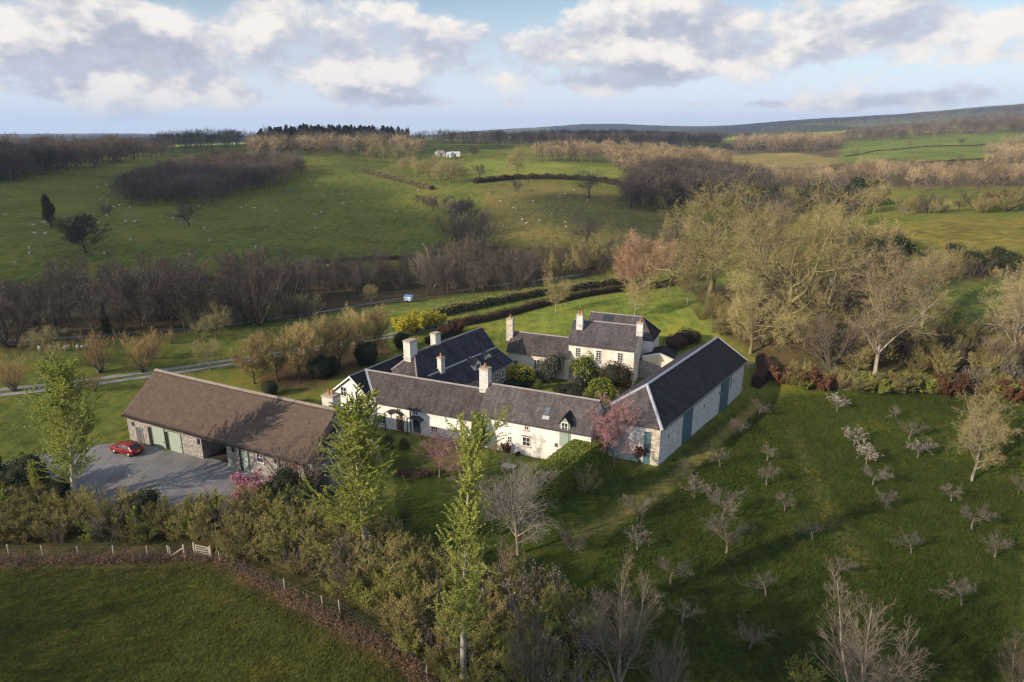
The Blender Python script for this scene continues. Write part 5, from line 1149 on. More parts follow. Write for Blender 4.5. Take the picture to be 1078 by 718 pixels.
wood('valley_wood', "pale brown wood at the head of the valley on the right", scatter_px([(775, 163), (850, 161), (882, 158), (880, 150), (830, 148), (780, 152)], 190, 8), 14, 20, 'f_tan', 8)
wood('hill_hedgerows', "belt of brown hedgerow trees crossing the right hillside", scatter([(780, 196), (860, 198), (930, 196), (1000, 200), (1090, 196), (1090, 186), (1010, 188), (930, 180), (860, 186), (790, 186)], 190, 9, 4), 7, 12, 'f_tan', 9)
wood('upper_hillside_wood', "brown wooded slopes under the right hand skyline", scatter_px([(870, 152), (960, 147), (1040, 143), (1100, 139), (1100, 120), (1020, 127), (960, 134), (890, 142)], 640, 10), 12, 19, 'f_mauve', 10)
wood('ridge_copses', "scattered brown copses along the far right skyline", scatter_px([(800, 141), (900, 133), (1000, 124), (1100, 117), (1100, 113), (1000, 119), (900, 128), (800, 138)], 420, 14), 11, 17, 'f_mauve', 14)
wood('hillside_scrub', "brown scrub and thorn trees over the rough right hand slopes", scatter_px([(780, 200), (870, 202), (1000, 206), (1100, 200), (1100, 178), (1000, 180), (900, 178), (790, 182)], 170, 15), 3, 7, 'f_mauve', 15)
wood('right_hill_wood', "bare wood on the right edge hillside above the bright fields", scatter([(1030, 176), (1100, 180), (1100, 148), (1060, 156), (1040, 165)], 120, 11, 5), 9, 14, 'f_tan', 11)
wood('far_left_wood', "dark wood left of the rounded hilltop", scatter_px([(150, 160), (200, 157), (250, 155), (262, 153), (250, 152), (200, 155)], 60, 12), 12, 18, 'f_dark', 12)
wood('far_tree_line', "dark tree line on the valley rim below the blue hills", scatter_px([(560, 150.5), (660, 149.5), (760, 148.8), (800, 147.5), (760, 146.5), (660, 147.5), (560, 149)], 260, 13), 13, 18, 'f_dark', 13)

# ------------------------------------------------------------------ single trees and hedges of the far fields
place('ivytree', 54, 240, vtop=204, label="dark ivy clad tree beside the round oak in the far left field", sx=.85)
place('roundoak', 90, 266, vtop=225, label="large round bare oak in the far left sheep field", sx=1.45)
place('hazel2', 112, 227, vtop=213, label="small round bare thorn bush behind the large round oak", sx=1.2)
place('doak1', 199, 238, vtop=212, label="spreading bare tree standing in front of the brown copse")
place('hazel2', 249, 286, vtop=267, label="dark bush on the field edge above the riverside belt", sx=1.5)
for u, v, vt, lab in ((543, 202, 189, "lone dark round tree in the centre field below the hedge"), (545, 185, 150, "tall pale sunlit tree at the corner of the bright field"), (505, 187, 172, "dark round tree at the left end of the field hedge"),
                      (620, 208, 178, "thin dark tree at the upper right of the centre field"), (664, 218, 186, "leaning bare tree on the right of the centre field"), (617, 262, 222, "tall thin ivy clad tree at the bottom of the centre field"), (697, 222, 196, "pale trunked tree in front of the dark wood"), (498, 165, 153, "round tree right of the far white farm sheds"), (413, 186, 172, "sunlit thorn tree at the top of the far hedge")):
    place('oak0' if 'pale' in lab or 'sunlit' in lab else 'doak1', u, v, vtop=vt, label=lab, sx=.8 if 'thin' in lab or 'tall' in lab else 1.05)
for i, (u, v, vt) in enumerate(((425, 182, 164), (440, 186, 164), (452, 190, 166), (463, 192, 165), (474, 193, 166), (484, 192, 166), (456, 182, 160), (470, 186, 163), (390, 170, 152), (404, 168, 148), (418, 172, 153), (432, 176, 158))):
    place('oak%d' % (i % 2), u, v, vtop=vt, label="pale sunlit hedgerow tree below the far white farm sheds", group="hedgerow trees by the far farm", sx=.95)
for i, (u, v, vt) in enumerate(((440, 214, 204), (452, 216, 203), (463, 220, 204), (476, 222, 205), (488, 232, 212), (470, 244, 222), (482, 258, 230), (494, 274, 244), (470, 276, 252), (488, 284, 258), (504, 280, 246), (446, 218, 205), (456, 222, 206), (470, 226, 208), (484, 226, 205), (478, 240, 213), (492, 236, 208), (486, 250, 222), (498, 248, 215), (474, 262, 243), (492, 266, 240), (482, 276, 250), (500, 262, 228), (506, 250, 222))):
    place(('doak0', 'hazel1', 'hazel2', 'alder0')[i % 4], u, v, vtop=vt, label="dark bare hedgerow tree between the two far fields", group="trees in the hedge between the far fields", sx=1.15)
for i, (u, v, vt) in enumerate(((905, 176, 166), (930, 174, 165), (962, 171.5, 163), (1010, 169, 160), (1046, 167.5, 158), (900, 163, 154), (958, 155.5, 147), (1012, 152.5, 145), (1058, 151, 142))):
    place(('oak1', 'doak1', 'hazel1')[i % 3], u, v, vtop=vt, label="small hedgerow tree on the bright right hand hillside", group="hedgerow trees on the right hillside", sx=1.1)
# far white farm
def shed(px, py, wpx, ang, dep, eave, rise, label, mat='slate_blue', wm='frame_white'):
    p = gp(px, py); d = math.hypot(p[0], p[1]); w_ = wpx * d / FPX; f = Fr(p, ang); f.O = f.O - f.d * w_ / 2
    r = empty('farm_shed', (p[0], p[1], p[2])); tag(r, label, "farm shed", "far farm sheds")
    gable_wall(r, f, 0, w_, 0, dep, p[2] - 3, p[2] + eave, p[2] + eave, dep / 2, p[2] + eave + rise, M[wm]); gable_roof(r, f, 0, w_, -.3, dep + .3, p[2] + eave - .1, p[2] + eave - .1, dep / 2, p[2] + eave + rise, M[mat], ov=.3, ridge=None)
    door(r, f, w_ * .3, w_ * .6, p[2], p[2] + eave * .8, 0, 'frame_dark', handle=False)
M['tin'] = plain("tin_roof", (.5, .5, .52), .5, .15, .3); M['tin_brown'] = plain("rusty_tin_roof", (.38, .28, .2), .6, .25, .3)
shed(465, 165, 7, 20, 12, 3, 2, "far farm shed with a rusty brown roof", 'tin_brown'); shed(472, 166, 5, -12, 9, 3, 1.5, "far farm shed with a bright white gable", 'tin'); shed(479, 164.8, 10, 4, 9, 2.5, 1.5, "long low grey roofed far farm shed", 'tin')

def hedge(name, pts, wd, ht, label, lm='lf_olive', core='core_brown', dens=14, size=.1, seed=1, wob=.15, cat='hedge', kind=None):
    g = rs(seed); P = np.array([q[:2] for q in pts], float); seg = np.linalg.norm(np.diff(P, axis=0), axis=1); s = np.concatenate([[0], np.cumsum(seg)])
    n = max(3, int(s[-1] / .8)); t = np.linspace(0, s[-1], n); X = np.interp(t, s, P[:, 0]); Y = np.interp(t, s, P[:, 1]); Tn = nrm(np.stack([np.gradient(X), np.gradient(Y)], -1)); N = np.stack([-Tn[:, 1], Tn[:, 0]], -1); Z = hgt(X, Y)
    geo = Geo(); prof = [(-.42, -.2), (-.44, .55), (-.36, .9), (.36, .9), (.44, .55), (.42, -.2)]
    hv = ht * (1 + wob * .5 * np.sin(t * .7 + seed)); rows = [np.stack([X + N[:, 0] * a * wd, Y + N[:, 1] * a * wd, Z + b * hv], -1) for a, b in prof]
    V = np.stack(rows, 1); idx = np.arange(n * 6).reshape(n, 6); F = np.stack([idx[:-1, :-1], idx[1:, :-1], idx[1:, 1:], idx[:-1, 1:]], -1).reshape(-1, 4)
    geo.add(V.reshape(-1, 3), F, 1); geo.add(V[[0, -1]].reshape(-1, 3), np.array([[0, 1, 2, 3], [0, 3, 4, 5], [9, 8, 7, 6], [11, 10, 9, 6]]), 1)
    m_ = int(dens * s[-1] * (2 * ht + wd)); i = g.rand(m_) * s[-1]; q = g.rand(m_) * (2 * ht + wd)
    side = np.where(q < ht, -1, np.where(q > ht + wd, 1, 0)); a = np.where(side == 0, (q - ht) / wd - .5, side * .5); b = np.where(side == -1, q / ht, np.where(side == 1, (2 * ht + wd - q) / ht, 1.0))
    hh = np.interp(i, t, hv); x = np.interp(i, t, X); y = np.interp(i, t, Y); nx = np.interp(i, t, N[:, 0]); ny = np.interp(i, t, N[:, 1])
    C = np.stack([x + nx * a * wd, y + ny * a * wd, np.interp(i, t, Z) + b * hh], -1) + g.randn(m_, 3) * np.array([wob, wob, wob]) * .5
    ne = int(dens * wd * ht * 2)
    for e, sg in ((0, -1), (-1, 1)):
        c = np.stack([np.full(ne, X[e]), np.full(ne, Y[e]), np.full(ne, Z[e])], -1); aa = (g.rand(ne) - .5) * wd; c[:, :2] += N[e] * aa[:, None] + Tn[e] * sg * .05; c[:, 2] += g.rand(ne) * hv[e]; C = np.concatenate([C, c + g.randn(ne, 3) * wob * .4])
    leaves(geo, g, C, size, 0, up=.3)
    off = np.array([X.mean(), Y.mean(), Z.mean()]); geo.v = [v - off.astype(np.float32) for v in geo.v]
    o = link(name, geo.mesh(name, [T[lm], T[core]])); o.location = off; tag(o, label, cat, kind=kind); return o
def pxs(*a): return [gp(u, v) for u, v in a]
# the clipped hedge block by the farmhouse
hb = hedge('clipped_hedge', [(3.45, 66.2), (10.3, 75.3)], 3.0, 3.3, "tall thick clipped green hedge between the farmhouse and the pink blossom tree", 'lf_hedge', 'core_hedge', 170, .085, 3, .07)
hedge('lane_hedge', pxs((458, 334), (500, 325), (560, 313), (620, 304), (668, 297)), 2.0, 2.0, "upper clipped hedge on the far side of the lane", 'lf_olive', 'core', 22, .12, 4, .15)
hedge('lane_hedge', pxs((474, 345), (520, 336), (575, 321.5), (650, 307), (740, 295)), 1.7, 1.5, "lower brown clipped hedge on the near side of the lane", 'lf_bronze', 'core_brown', 22, .12, 5, .15)
hedge('field_hedge', pxs((500, 193), (540, 189), (580, 188.5), (630, 191), (660, 197)), 4, 2.5, "dark field hedge along the top of the centre field", 'lf_bronze', 'core_brown', 5, .35, 6, .4)
hedge('field_hedge', pxs((0, 309), (80, 305), (170, 300), (250, 292), (330, 282)), 2.2, .9, "low dark hedge bank along the bottom of the left sheep field", 'lf_bronze', 'core_brown', 8, .2, 7, .3)
hedge('field_hedge', pxs((335, 277), (400, 273), (440, 272)), 2.2, 1.0, "low dark hedge bank below the middle sheep field", 'lf_bronze', 'core_brown', 8, .2, 8, .3)
hedge('field_hedge', pxs((900, 177), (960, 172), (1030, 168), (1090, 166)), 1.6, 1.2, "thin hedge between the bright fields on the right hillside", 'lf_olive', 'core_brown', 4, .3, 9, .4)
hedge('field_hedge', pxs((890, 165), (940, 158), (990, 154), (1040, 152)), 1.6, 1.2, "upper thin hedge across the bright right hillside", 'lf_olive', 'core_brown', 4, .3, 10, .4)
hedge('field_hedge', pxs((380, 180), (400, 186), (430, 193), (455, 200)), 3, 2.2, "sunlit hedge running down from the hilltop wood", 'lf_bud', 'core_brown', 5, .3, 11, .4)
hedge('beech_hedge', pxs((795, 408), (806, 399), (800, 383)), 1.6, 2.2, "short dark red hedge beyond the far end of the slate barn", 'lf_red', 'core_brown', 40, .08, 12, .12)
hedge('garden_hedge', pxs((450, 362), (466, 356), (482, 351)), 1.2, 1.2, "small clipped garden hedge behind the slate range", 'lf_yew', 'core', 40, .08, 13, .1)

# ------------------------------------------------------------------ riverside belt
def many(kinds, pts, hmin, hmax, label, group, seed, sx=1.0):
    g = random.Random(seed)
    for i, p in enumerate(pts):
        K[kinds[g.randrange(len(kinds))]].place(p, hmin + (hmax - hmin) * g.random(), label if isinstance(label, str) else label[i % len(label)], group, rnd=g, sx=sx * (.85 + .35 * g.random()))
many(['alder0', 'alder1', 'alder2', 'alder0', 'hazel2'], scatter([(60, 366), (140, 360), (230, 350), (310, 338), (322, 318), (300, 305), (200, 312), (100, 322), (50, 335)], 62, 21, 2.6), 9, 14, "dark bare alder in the riverside belt behind the cart barn", "alders of the riverside belt", 21)
many(['alder0', 'alder1', 'doak1', 'hazel2'], scatter([(-40, 372), (50, 366), (60, 350), (40, 338), (-40, 345)], 16, 22, 3), 7, 11, "dark bare tree at the left end of the riverside belt", "trees at the left end of the belt", 22)
many(['alder1', 'alder2', 'hazel0', 'hazel2', 'alder0'], scatter([(432, 312), (470, 318), (540, 310), (575, 303), (570, 290), (500, 285), (440, 292)], 34, 23, 2.6), 6, 11.5, "dark bare tree in the riverside belt behind the lane hedges", "riverside trees behind the lane", 23)
many(['alder0', 'alder2', 'hazel2', 'scrub2'], scatter([(575, 298), (640, 290), (690, 282), (690, 268), (640, 272), (590, 280)], 24, 24, 2.6), 4, 9, "small dark bare tree at the foot of the centre field", "trees at the foot of the centre field", 24)
many(['alder0', 'alder1', 'hazel2'], scatter([(320, 318), (380, 314), (440, 300), (440, 284), (380, 292), (325, 300)], 22, 25, 2.6), 7, 11, "dark bare riverside tree left of the small trailer", "riverside trees left of the trailer", 25)
many(['hazel1', 'hazel0'], scatter([(180, 352), (230, 346), (300, 338), (330, 332), (330, 326), (240, 338), (180, 346)], 10, 26, 3), 3, 5, "brown bush at the front edge of the riverside belt", "bushes fronting the belt", 26)
place('spruce', 113, 352, vtop=318, label="dark conifer within the riverside belt behind the poplar")
place('oak1', 228, 358, vtop=322, label="fan shaped pale bare tree in front of the riverside belt")
place('oak0', 54, 383, vtop=340, label="bare grey tree in the meadow above the left poplar", sx=.9)
place('sapling', 221, 390, vtop=355, label="rounded pale bare tree beside the lane left of the limes", sx=1.2)
place('sapling', 391, 321, vtop=298, label="pale leaning bare tree behind the last lime")
for u, v, vt, lab in ((105, 392, 345, "tall orange willow clump beside the lane"), (152, 392, 347, "broad orange willow clump above the cart barn ridge"), (162, 378, 349, "orange willow shoots behind the broad willow clump"), (180, 362, 346, "small orange willow at the edge of the meadow"), (15, 412, 372, "dull orange willow at the left picture edge by the lane"), (10, 330, 314, "lone orange willow above the left belt"), (100, 412, 392, "low brown willow regrowth beyond the lane")):
    place('willow%d' % RNG.randrange(2), u, v, vtop=vt, label=lab, sx=1.3)
# stream glinting among the alders
mw, tw = newmat("stream_water"); finish(tw, (.045, .05, .045), .35, spec=.3)
ribbon("stream", pxs((-40, 362), (60, 357), (150, 350), (210, 346), (300, 334), (340, 328), (420, 314), (520, 300), (620, 288)), 1.8, mw, .03, step=2)

# ------------------------------------------------------------------ lime row, garden and lawn trees
for i, (u, v, vt) in enumerate(((268, 404, 352), (292, 402, 346), (316, 400, 340), (337, 392, 332), (358, 388, 333), (378, 378, 324), (396, 374, 322))):
    lab = ["broad first lime tree of the golden row nearest the cart barn ridge", "second golden lime tree counted from the cart barn", "third golden lime tree counted from the cart barn", "middle golden lime tree of the row", "slim golden lime tree just past the middle of the row", "lime tree next to the last of the golden row", "last lime tree of the golden row nearest the lane"][i]
    place('lime%d' % (i % 2), u, v, vtop=vt, label=lab, group="row of golden limes", sx=1.0 if i == 0 else .82)
for u, v, h, lab in ((285, 416, 2.4, "round clipped yew under the first lime tree"), (338, 398, 4.0, "dark upright yew under the middle lime tree"), (349, 394, 3.2, "dark clipped yew right of the upright yew"), (386, 384, 4.2, "dark round yew below the last lime tree"), (424, 367, 3.4, "tall dark yew behind the hipped slate roof")):
    place('ball', u, v, h=h, label=lab, sx=.9)
for u, v, vt, lab in ((425, 352, 334, "bright yellow forsythia clump on the lane bend"), (437, 350, 328, "tall yellow forsythia in the middle of the clump"), (450, 346, 328, "yellow forsythia nearest the lane hedges"), (462, 344, 330, "right hand yellow forsythia beside the upper lane hedge")):
    place('forsy', u, v, vtop=vt, label=lab, group="forsythia on the lane bend", sx=1.3)
place('rust', 482, 350, vtop=338, label="rust coloured beech bush behind the slate roof ridge"); place('rust', 466, 354, vtop=343, label="dull brown beech bush left of the rust one")
place('sapling', 585, 329, vtop=287, label="young pale tree on the lawn left of the white house chimneys", rz=1.0); place('sapling', 668, 334, vtop=290, label="young pale tree on the lawn above the white house roof", rz=2.1)
place('sapling', 724, 321, vtop=268, label="young pale tree on the lawn edge beneath the tall oaks", sx=.8)
place('copper', 676, 304, vtop=243, label="rounded coppery beech at the end of the lane hedges", sx=1.35); place('copper', 658, 303, vtop=260, label="smaller coppery beech left of the rounded one", sx=.9)
# courtyard planting
for k_, u, v, h, sx, lab in (('yellow', 544, 402, 3.0, 1.25, "bright golden bush in the courtyard"), ('low', 541, 409, 1.3, 1.2, "grey leaved low shrub in front of the golden bush"), ('limeb', 566, 410, 1.6, .7, "small lime green bush in the middle courtyard"), ('holly', 577, 402, 5.0, .95, "tall grey green holly in the courtyard by the cottage"), ('lf', 0, 0, 0, 0, ''),
                             ('green', 617, 402, 4.8, 1.05, "large fresh green bush against the white house wall"), ('bronze', 645, 408, 4.4, 1.05, "domed bronze evergreen before the white house"), ('limeb', 633, 420, 2.7, 1.3, "broad lime green bush by the slate barn hip"), ('lowg', 607, 410, 2.2, .7, "pale feathery shrub in the courtyard centre"),
                             ('low', 606, 416, 1.6, 1.5, "dark low bush right of the courtyard centre"), ('low', 590, 412, 1.1, 1.4, "dark low bush behind the long roof ridge"), ('low', 655, 404, 1.4, 1.2, "dark low bush beside the courtyard doorway"), ('low', 556, 407, 1.0, 1.0, "dark low bush left of the small lime green one")):
    if k_ in K: place(k_, u, v, h=h, sx=sx, label=lab)
place('drum', 711, 367, h=2.7, label="clipped brown drum shaped bush behind the slate barn", sx=1.15)
place('bronze', 722, 362, h=3.0, label="dark brown bush beyond the barn ridge", sx=1.4)
# front garden
place('plum', 463, 503, vtop=452, label="pinkish brown bare tree in the front garden", sx=1.5)
place('maple', 545, 584, vtop=488, label="pale bare round tree in the middle foreground lawn", sx=1.35)
place('cherry', 646, 491, vtop=415, label="pink blossom tree by the hipped end of the slate barn", sx=1.05)
place('pinkbush', 265, 530, vtop=500, label="pink flowering shrub at the edge of the gravel yard", sx=1.2); place('hazel0', 318, 520, vtop=448, label="tangled brown climber bush at the end of the cart barn", sx=.8)
place('hazel1', 617, 517, vtop=493, label="small weeping brown bush in front of the clipped hedge", sx=.9)
place('rust', 676, 484, h=2.6, label="red leaved climber on the barn's front wall", sx=.8); place('green', 668, 481, h=4.2, label="green wall shrub at the front of the slate barn", sx=.55)
place('maple', 568, 481.5, h=3.4, label="thin bare wall tree on the white farmhouse front", sx=.85)
place('limeb', 505, 473.5, h=5.0, label="bright green climber around the farmhouse drainpipe", sx=.26)
place('rust', 533, 477, h=1.5, label="orange potted shrub under the farmhouse windows", sx=.7); place('low', 545, 480, h=.6, label="small dark pot plant by the farmhouse wall", sx=.6); place('scrub2', 522, 476, h=1.2, label="olive shrub beside the white farmhouse door", sx=.8)
for u, v, h, lab in ((455, 480, 1.4, "low green shrub by the arched doorway"), (425, 472, 1.6, "dark green shrub under the left farmhouse windows"), (410, 470, 1.8, "green shrub at the farmhouse gable corner"), (400, 478, 2.0, "green bush behind the tall poplar")): place('green', u, v, h=h, label=lab)
hedge('garden_hedge', pxs((420, 500), (440, 503), (452, 500)), .9, .9, "low brown hedge in the front garden", 'lf_bronze', 'core_brown', 50, .07, 14, .08)
place('hazel2', 603, 580, vtop=553, label="thin bare fruit bush on the dark lawn"); place('sapling', 553, 596, h=1.4, label="tiny staked sapling on the foreground lawn")
# poplars
place('poplar0', 385, 588, vtop=408, label="broad young poplar in front of the farmhouse gable", sx=1.65, rz=.4); place('poplar1', 488, 712, vtop=438, label="tall slim poplar in the centre foreground", sx=1.25, rz=2.0)
place('poplar2', 80, 530, vtop=372, label="yellow green poplar left of the red car", sx=1.6, rz=4.3); place('poplar0', 42, 533, vtop=483, label="short poplar sapling at the left edge of the yard", sx=.9)
place('poplar1', 497, 520, vtop=460, label="slender young poplar before the green climber", sx=.8)

# ------------------------------------------------------------------ orchard
OR = [(881, 433, 'b', "white blossom tree nearest the rust hedge"), (899, 469, 'b', "white blossom tree, second down the orchard row"), (912, 489, 'b', "low white blossom tree below the other two"), (966, 482, 'b', "white blossom tree in the right half of the orchard"),
      (943, 442, 'o', "bare fruit tree under the olive hedge"), (957, 463, 'o', "leaning bare fruit tree right of the blossom trees"), (799, 439, 'o', "bare fruit tree beside the far barn end"), (774, 458, 'o', "bare fruit tree alongside the far barn door"), (758, 491, 'o', "bare fruit tree by the middle of the barn"), (808, 485, 'o', "bare fruit tree left of the mown track"), (807, 511, 'o', "thin upright fruit tree left of the track"),
      (731, 524, 'o', "brown twiggy fruit tree near the barn corner"), (722, 500, 'o', "fruit tree close to the near barn door"), (826, 538, 'o', "white barked fruit tree beside the track"), (765, 582, 'o', "large twiggy fruit tree in the orchard middle"), (760, 548, 'o', "brown fruit tree behind the large twiggy one"), (855, 569, 'o', "spreading fruit tree right beside the track"), (881, 606, 'o', "slender forked sapling at the foot of the track"),
      (919, 511, 'o', "small bare fruit tree below the white blossom"), (932, 536, 'o', "wide white barked fruit tree right of the track"), (959, 582, 'o', "umbrella shaped pale fruit tree"), (1001, 528, 'o', "grey fruit tree below the tall right tree"), (1023, 557, 'o', "grey fruit tree near the right edge"), (1047, 587, 'o', "pale rounded fruit tree at the right edge"), (1012, 637, 'o', "dim fruit tree in the lower right shade"),
      (718, 656, 'o', "fruit tree in the lower left orchard shade"), (706, 614, 'o', "fruit tree above the lower left one"), (789, 684, 'o', "lowest fruit tree of the orchard"), (806, 627, 'o', "fruit tree in the lower middle orchard"), (671, 578, 'o', "fruit tree at the left orchard edge"), (671, 548, 'o', "dull brown fruit tree on the mown path"), (1072, 520, 'o', "fruit tree cut by the right picture edge")]
for i, (u, v, k_, lab) in enumerate(OR):
    place('orchb' if k_ == 'b' else 'orch%d' % (i % 4), u, v, h=(2.1 + .9 * RNG.random()) * (1.35 if 'large' in lab else .85 if 'thin' in lab or 'slender' in lab else 1), label=lab, group="orchard fruit trees", sx=1.0 + .2 * RNG.random())
place('ash2', 1023, 506, vtop=402, label="tall pale bare tree at the right edge of the orchard", sx=.9)
place('ash1', 1090, 470, vtop=395, label="bare tree cut by the right picture edge above the orchard")

# ------------------------------------------------------------------ hedge row and wood on the right
g_ = random.Random(31)
row = [(822, 402, 'rust', 2.6), (832, 405, 'scrub1', 2.4), (846, 408, 'gorse', 2.6), (858, 409, 'rust', 3.0), (870, 410, 'rust', 2.6), (882, 411, 'hazel1', 3.2), (896, 410, 'scrub1', 2.8), (908, 412, 'scrub0', 2.6), (922, 412, 'gorse', 2.6), (936, 412, 'scrub1', 2.8), (950, 413, 'scrub2', 3.0), (962, 413, 'ivy0', 2.4), (974, 414, 'gorse', 2.6), (984, 415, 'scrub0', 2.8), (1000, 416, 'rust', 3.2), (1012, 414, 'hazel2', 3.2), (1026, 412, 'thorn', 3.2), (1042, 414, 'scrub1', 3.0), (1056, 418, 'scrub0', 3.0), (1066, 420, 'rust', 3.0), (1080, 420, 'scrub1', 3.0), (1070, 404, 'thorn', 3.6), (1030, 402, 'thorn', 2.6), (842, 398, 'scrub2', 3.0), (815, 396, 'bronze', 2.8), (872, 396, 'thorn', 2.2), (880, 402, 'scrub0', 2.0), (905, 402, 'scrub0', 1.6), (930, 402, 'scrub0', 1.8), (960, 402, 'scrub0', 1.8)]
LB = {'rust': "rust red beech shrub in the hedge above the orchard", 'scrub0': "fresh green shrub in the hedge above the orchard", 'scrub1': "olive shrub in the hedge above the orchard", 'scrub2': "dull olive shrub in the hedge above the orchard", 'gorse': "yellow green laurel in the hedge above the orchard", 'hazel1': "tan bare hazel in the hedge above the orchard", 'hazel2': "mauve bare hazel in the hedge above the orchard", 'thorn': "white flowering blackthorn in the hedge above the orchard", 'ivy0': "dark evergreen in the hedge above the orchard", 'bronze': "bronze evergreen at the barn end of the orchard hedge"}
for u, v, k_, h in row: place(k_, u, v, h=h, label=LB[k_], group="shrubs in the orchard hedge", sx=1.2)
for k_, u, v, vt, sx, lab in (('oak0', 748, 312, 180, .95, "huge sunlit pale oak left of the ivy clad trees"), ('oak1', 828, 352, 190, .8, "tall mossy old tree behind the slate barn"), ('ash0', 869, 345, 222, .55, "leaning mossy trunk right of the tall old tree"), ('ash2', 920, 400, 238, 1.0, "big pale trunked ash in front of the right wood"),
                              ('ash2', 800, 318, 200, .8, "sunlit bare tree right of the huge oak"), ('oak0', 850, 300, 205, .9, "broad olive tree behind the mossy trees"), ('ash0', 970, 345, 262, .9, "bare ash on the edge of the shaded clearing"), ('sapling', 986, 345, 312, 1.0, "small white barked tree in the right clearing"), ('ash2', 1062, 385, 268, 1.0, "tall bare tree at the right picture edge"), ('oak1', 790, 372, 285, .9, "low spreading thorn tree behind the barn end")):
    place(k_, u, v, vtop=vt, sx=sx, label=lab)
many(['ash1', 'doak0', 'oak1', 'hazel1', 'hazel0', 'alder1', 'scrub2'], scatter([(770, 330), (800, 372), (830, 385), (880, 385), (900, 360), (900, 320), (850, 300), (800, 305)], 24, 32, 2.5), 4, 9, "olive bare tree in the thicket behind the slate barn", "thicket behind the slate barn", 32)
many(['ash1', 'scrub2', 'hazel2', 'hazel0', 'alder0', 'scrub1'], scatter([(900, 392), (1000, 396), (1090, 398), (1090, 362), (1020, 360), (940, 362), (905, 370)], 40, 33, 2.0), 2.5, 5.5, "bare tree in the thicket above the orchard hedge", "thicket above the orchard hedge", 33)
many(['ash1', 'doak1', 'hazel1', 'scrub2', 'alder2', 'ivy0'], scatter([(880, 300), (945, 300), (945, 272), (900, 262), (850, 270)], 22, 34, 3), 5, 10, "bare hedgerow tree left of the yellow green field", "trees left of the yellow green field", 34)
many(['hazel2', 'hazel1', 'scrub1', 'scrub2', 'ivy1'], scatter([(955, 296), (1090, 294), (1090, 276), (1000, 274), (960, 278)], 26, 35, 2.2), 2, 4.5, "bare hedgerow tree below the yellow green field", "trees below the yellow green field", 35)
many(['oak1', 'ash1', 'hazel2', 'scrub1', 'doak1', 'scrub2'], scatter([(945, 229), (1000, 225), (1090, 224), (1090, 214), (1000, 219), (950, 221)], 26, 36, 2.5), 4, 8, "bare hedgerow tree above the yellow green field", "trees above the yellow green field", 36)
many(['alder0', 'alder1', 'doak0', 'alder2', 'doak1', 'ivy0', 'oak1'], scatter([(780, 258), (860, 262), (900, 250), (940, 225), (900, 210), (820, 216), (780, 230)], 40, 37, 4), 8, 14, "bare tree in the wooded dip behind the tall oaks", "trees in the wooded dip", 37)
many(['oak1', 'doak1', 'alder0', 'hazel1'], scatter([(690, 300), (730, 298), (760, 290), (770, 262), (720, 256), (690, 270)], 18, 38, 3), 6, 12, "bare tree at the far end of the sunlit lawn", "trees at the end of the lawn", 38)
many(['scrub1', 'scrub2', 'hazel1'], scatter([(735, 340), (755, 358), (780, 372), (800, 360), (780, 330), (750, 318)], 18, 39, 1.8), 2, 4, "tan scrub bush between the lawn and the slate barn", "scrub beside the lawn", 39)
many(['ivy0', 'ivy1', 'scrub2'], scatter([(840, 345), (870, 352), (880, 335), (850, 325)], 5, 40, 2.5), 3, 5, "dark ivy bush under the mossy trees", "ivy under the mossy trees", 40)

# ------------------------------------------------------------------ scrub hedge and thicket in the foreground
many(['scrub0', 'scrub1', 'scrub2', 'scrub0', 'scrub1', 'scrub2', 'hazel0', 'hazel1', 'gorse', 'scrub0', 'thorn'], scatter([(-40, 572), (60, 572), (140, 572), (222, 568), (240, 540), (150, 545), (60, 538), (-40, 530)], 75, 41, .9), 1.8, 3.2, "hedgerow shrub between the gravel yard and the wire fence", "shrubs between the yard and the fence", 41)
many(['scrub0', 'scrub1', 'scrub2', 'hazel0', 'scrub0', 'scrub1', 'hazel1', 'scrub2', 'hazel1', 'scrub1', 'scrub0', 'thorn'], scatter([(232, 572), (255, 545), (330, 535), (400, 570), (440, 600), (455, 675), (400, 650), (320, 612)], 95, 42, .9), 1.9, 3.7, "shrub in the thicket between the poplars and the field", "shrubs of the foreground thicket", 42)
many(['scrub1', 'scrub0', 'hazel0', 'hazel1', 'scrub2', 'scrub0', 'hazel1', 'thorn'], scatter([(420, 600), (520, 610), (580, 625), (625, 660), (610, 760), (480, 760), (420, 690)], 70, 43, .9), 1.8, 3.6, "shrub at the bottom of the picture around the slim poplar", "shrubs round the slim poplar", 43)
many(['ivy0', 'ivy1'], [gp(u, v) for u, v in ((312, 545), (328, 530), (345, 540), (300, 530), (150, 548))], 2.6, 4.4, "dark evergreen bush between the cart barn and the poplar", "dark evergreens by the poplar", 44)
many(['ivy1', 'ivy0'], [gp(u, v) for u, v in ((-8, 530), (6, 522), (-20, 515), (15, 535), (28, 520), (46, 526), (22, 508), (62, 532))], 2.2, 4.2, "dark evergreen bush at the left edge of the yard", "dark evergreens at the left edge", 45)
for k_, u, v, vt, sx, lab in (('birch0', 650, 722, 590, 1.0, "brown bare multi stemmed tree at the bottom centre"), ('birch1', 905, 752, 622, 1.15, "wide bare multi stemmed tree at the bottom right"), ('birch0', 1070, 740, 650, 1.0, "dim bare tree in the bottom right corner"), ('birch1', 560, 735, 640, .9, "low bare tree between the slim poplar and the bottom centre"), ('birch0', 700, 750, 660, .8, "bare saplings right of the bottom centre tree")):
    place(k_, u, v, vtop=vt, sx=sx, label=lab)
place('scrub0', 848, 722, h=2.0, label="small yellow green bush at the bottom edge"); place('hazel1', 400, 615, vtop=575, label="tan bare bush below the broad poplar", sx=1.2)

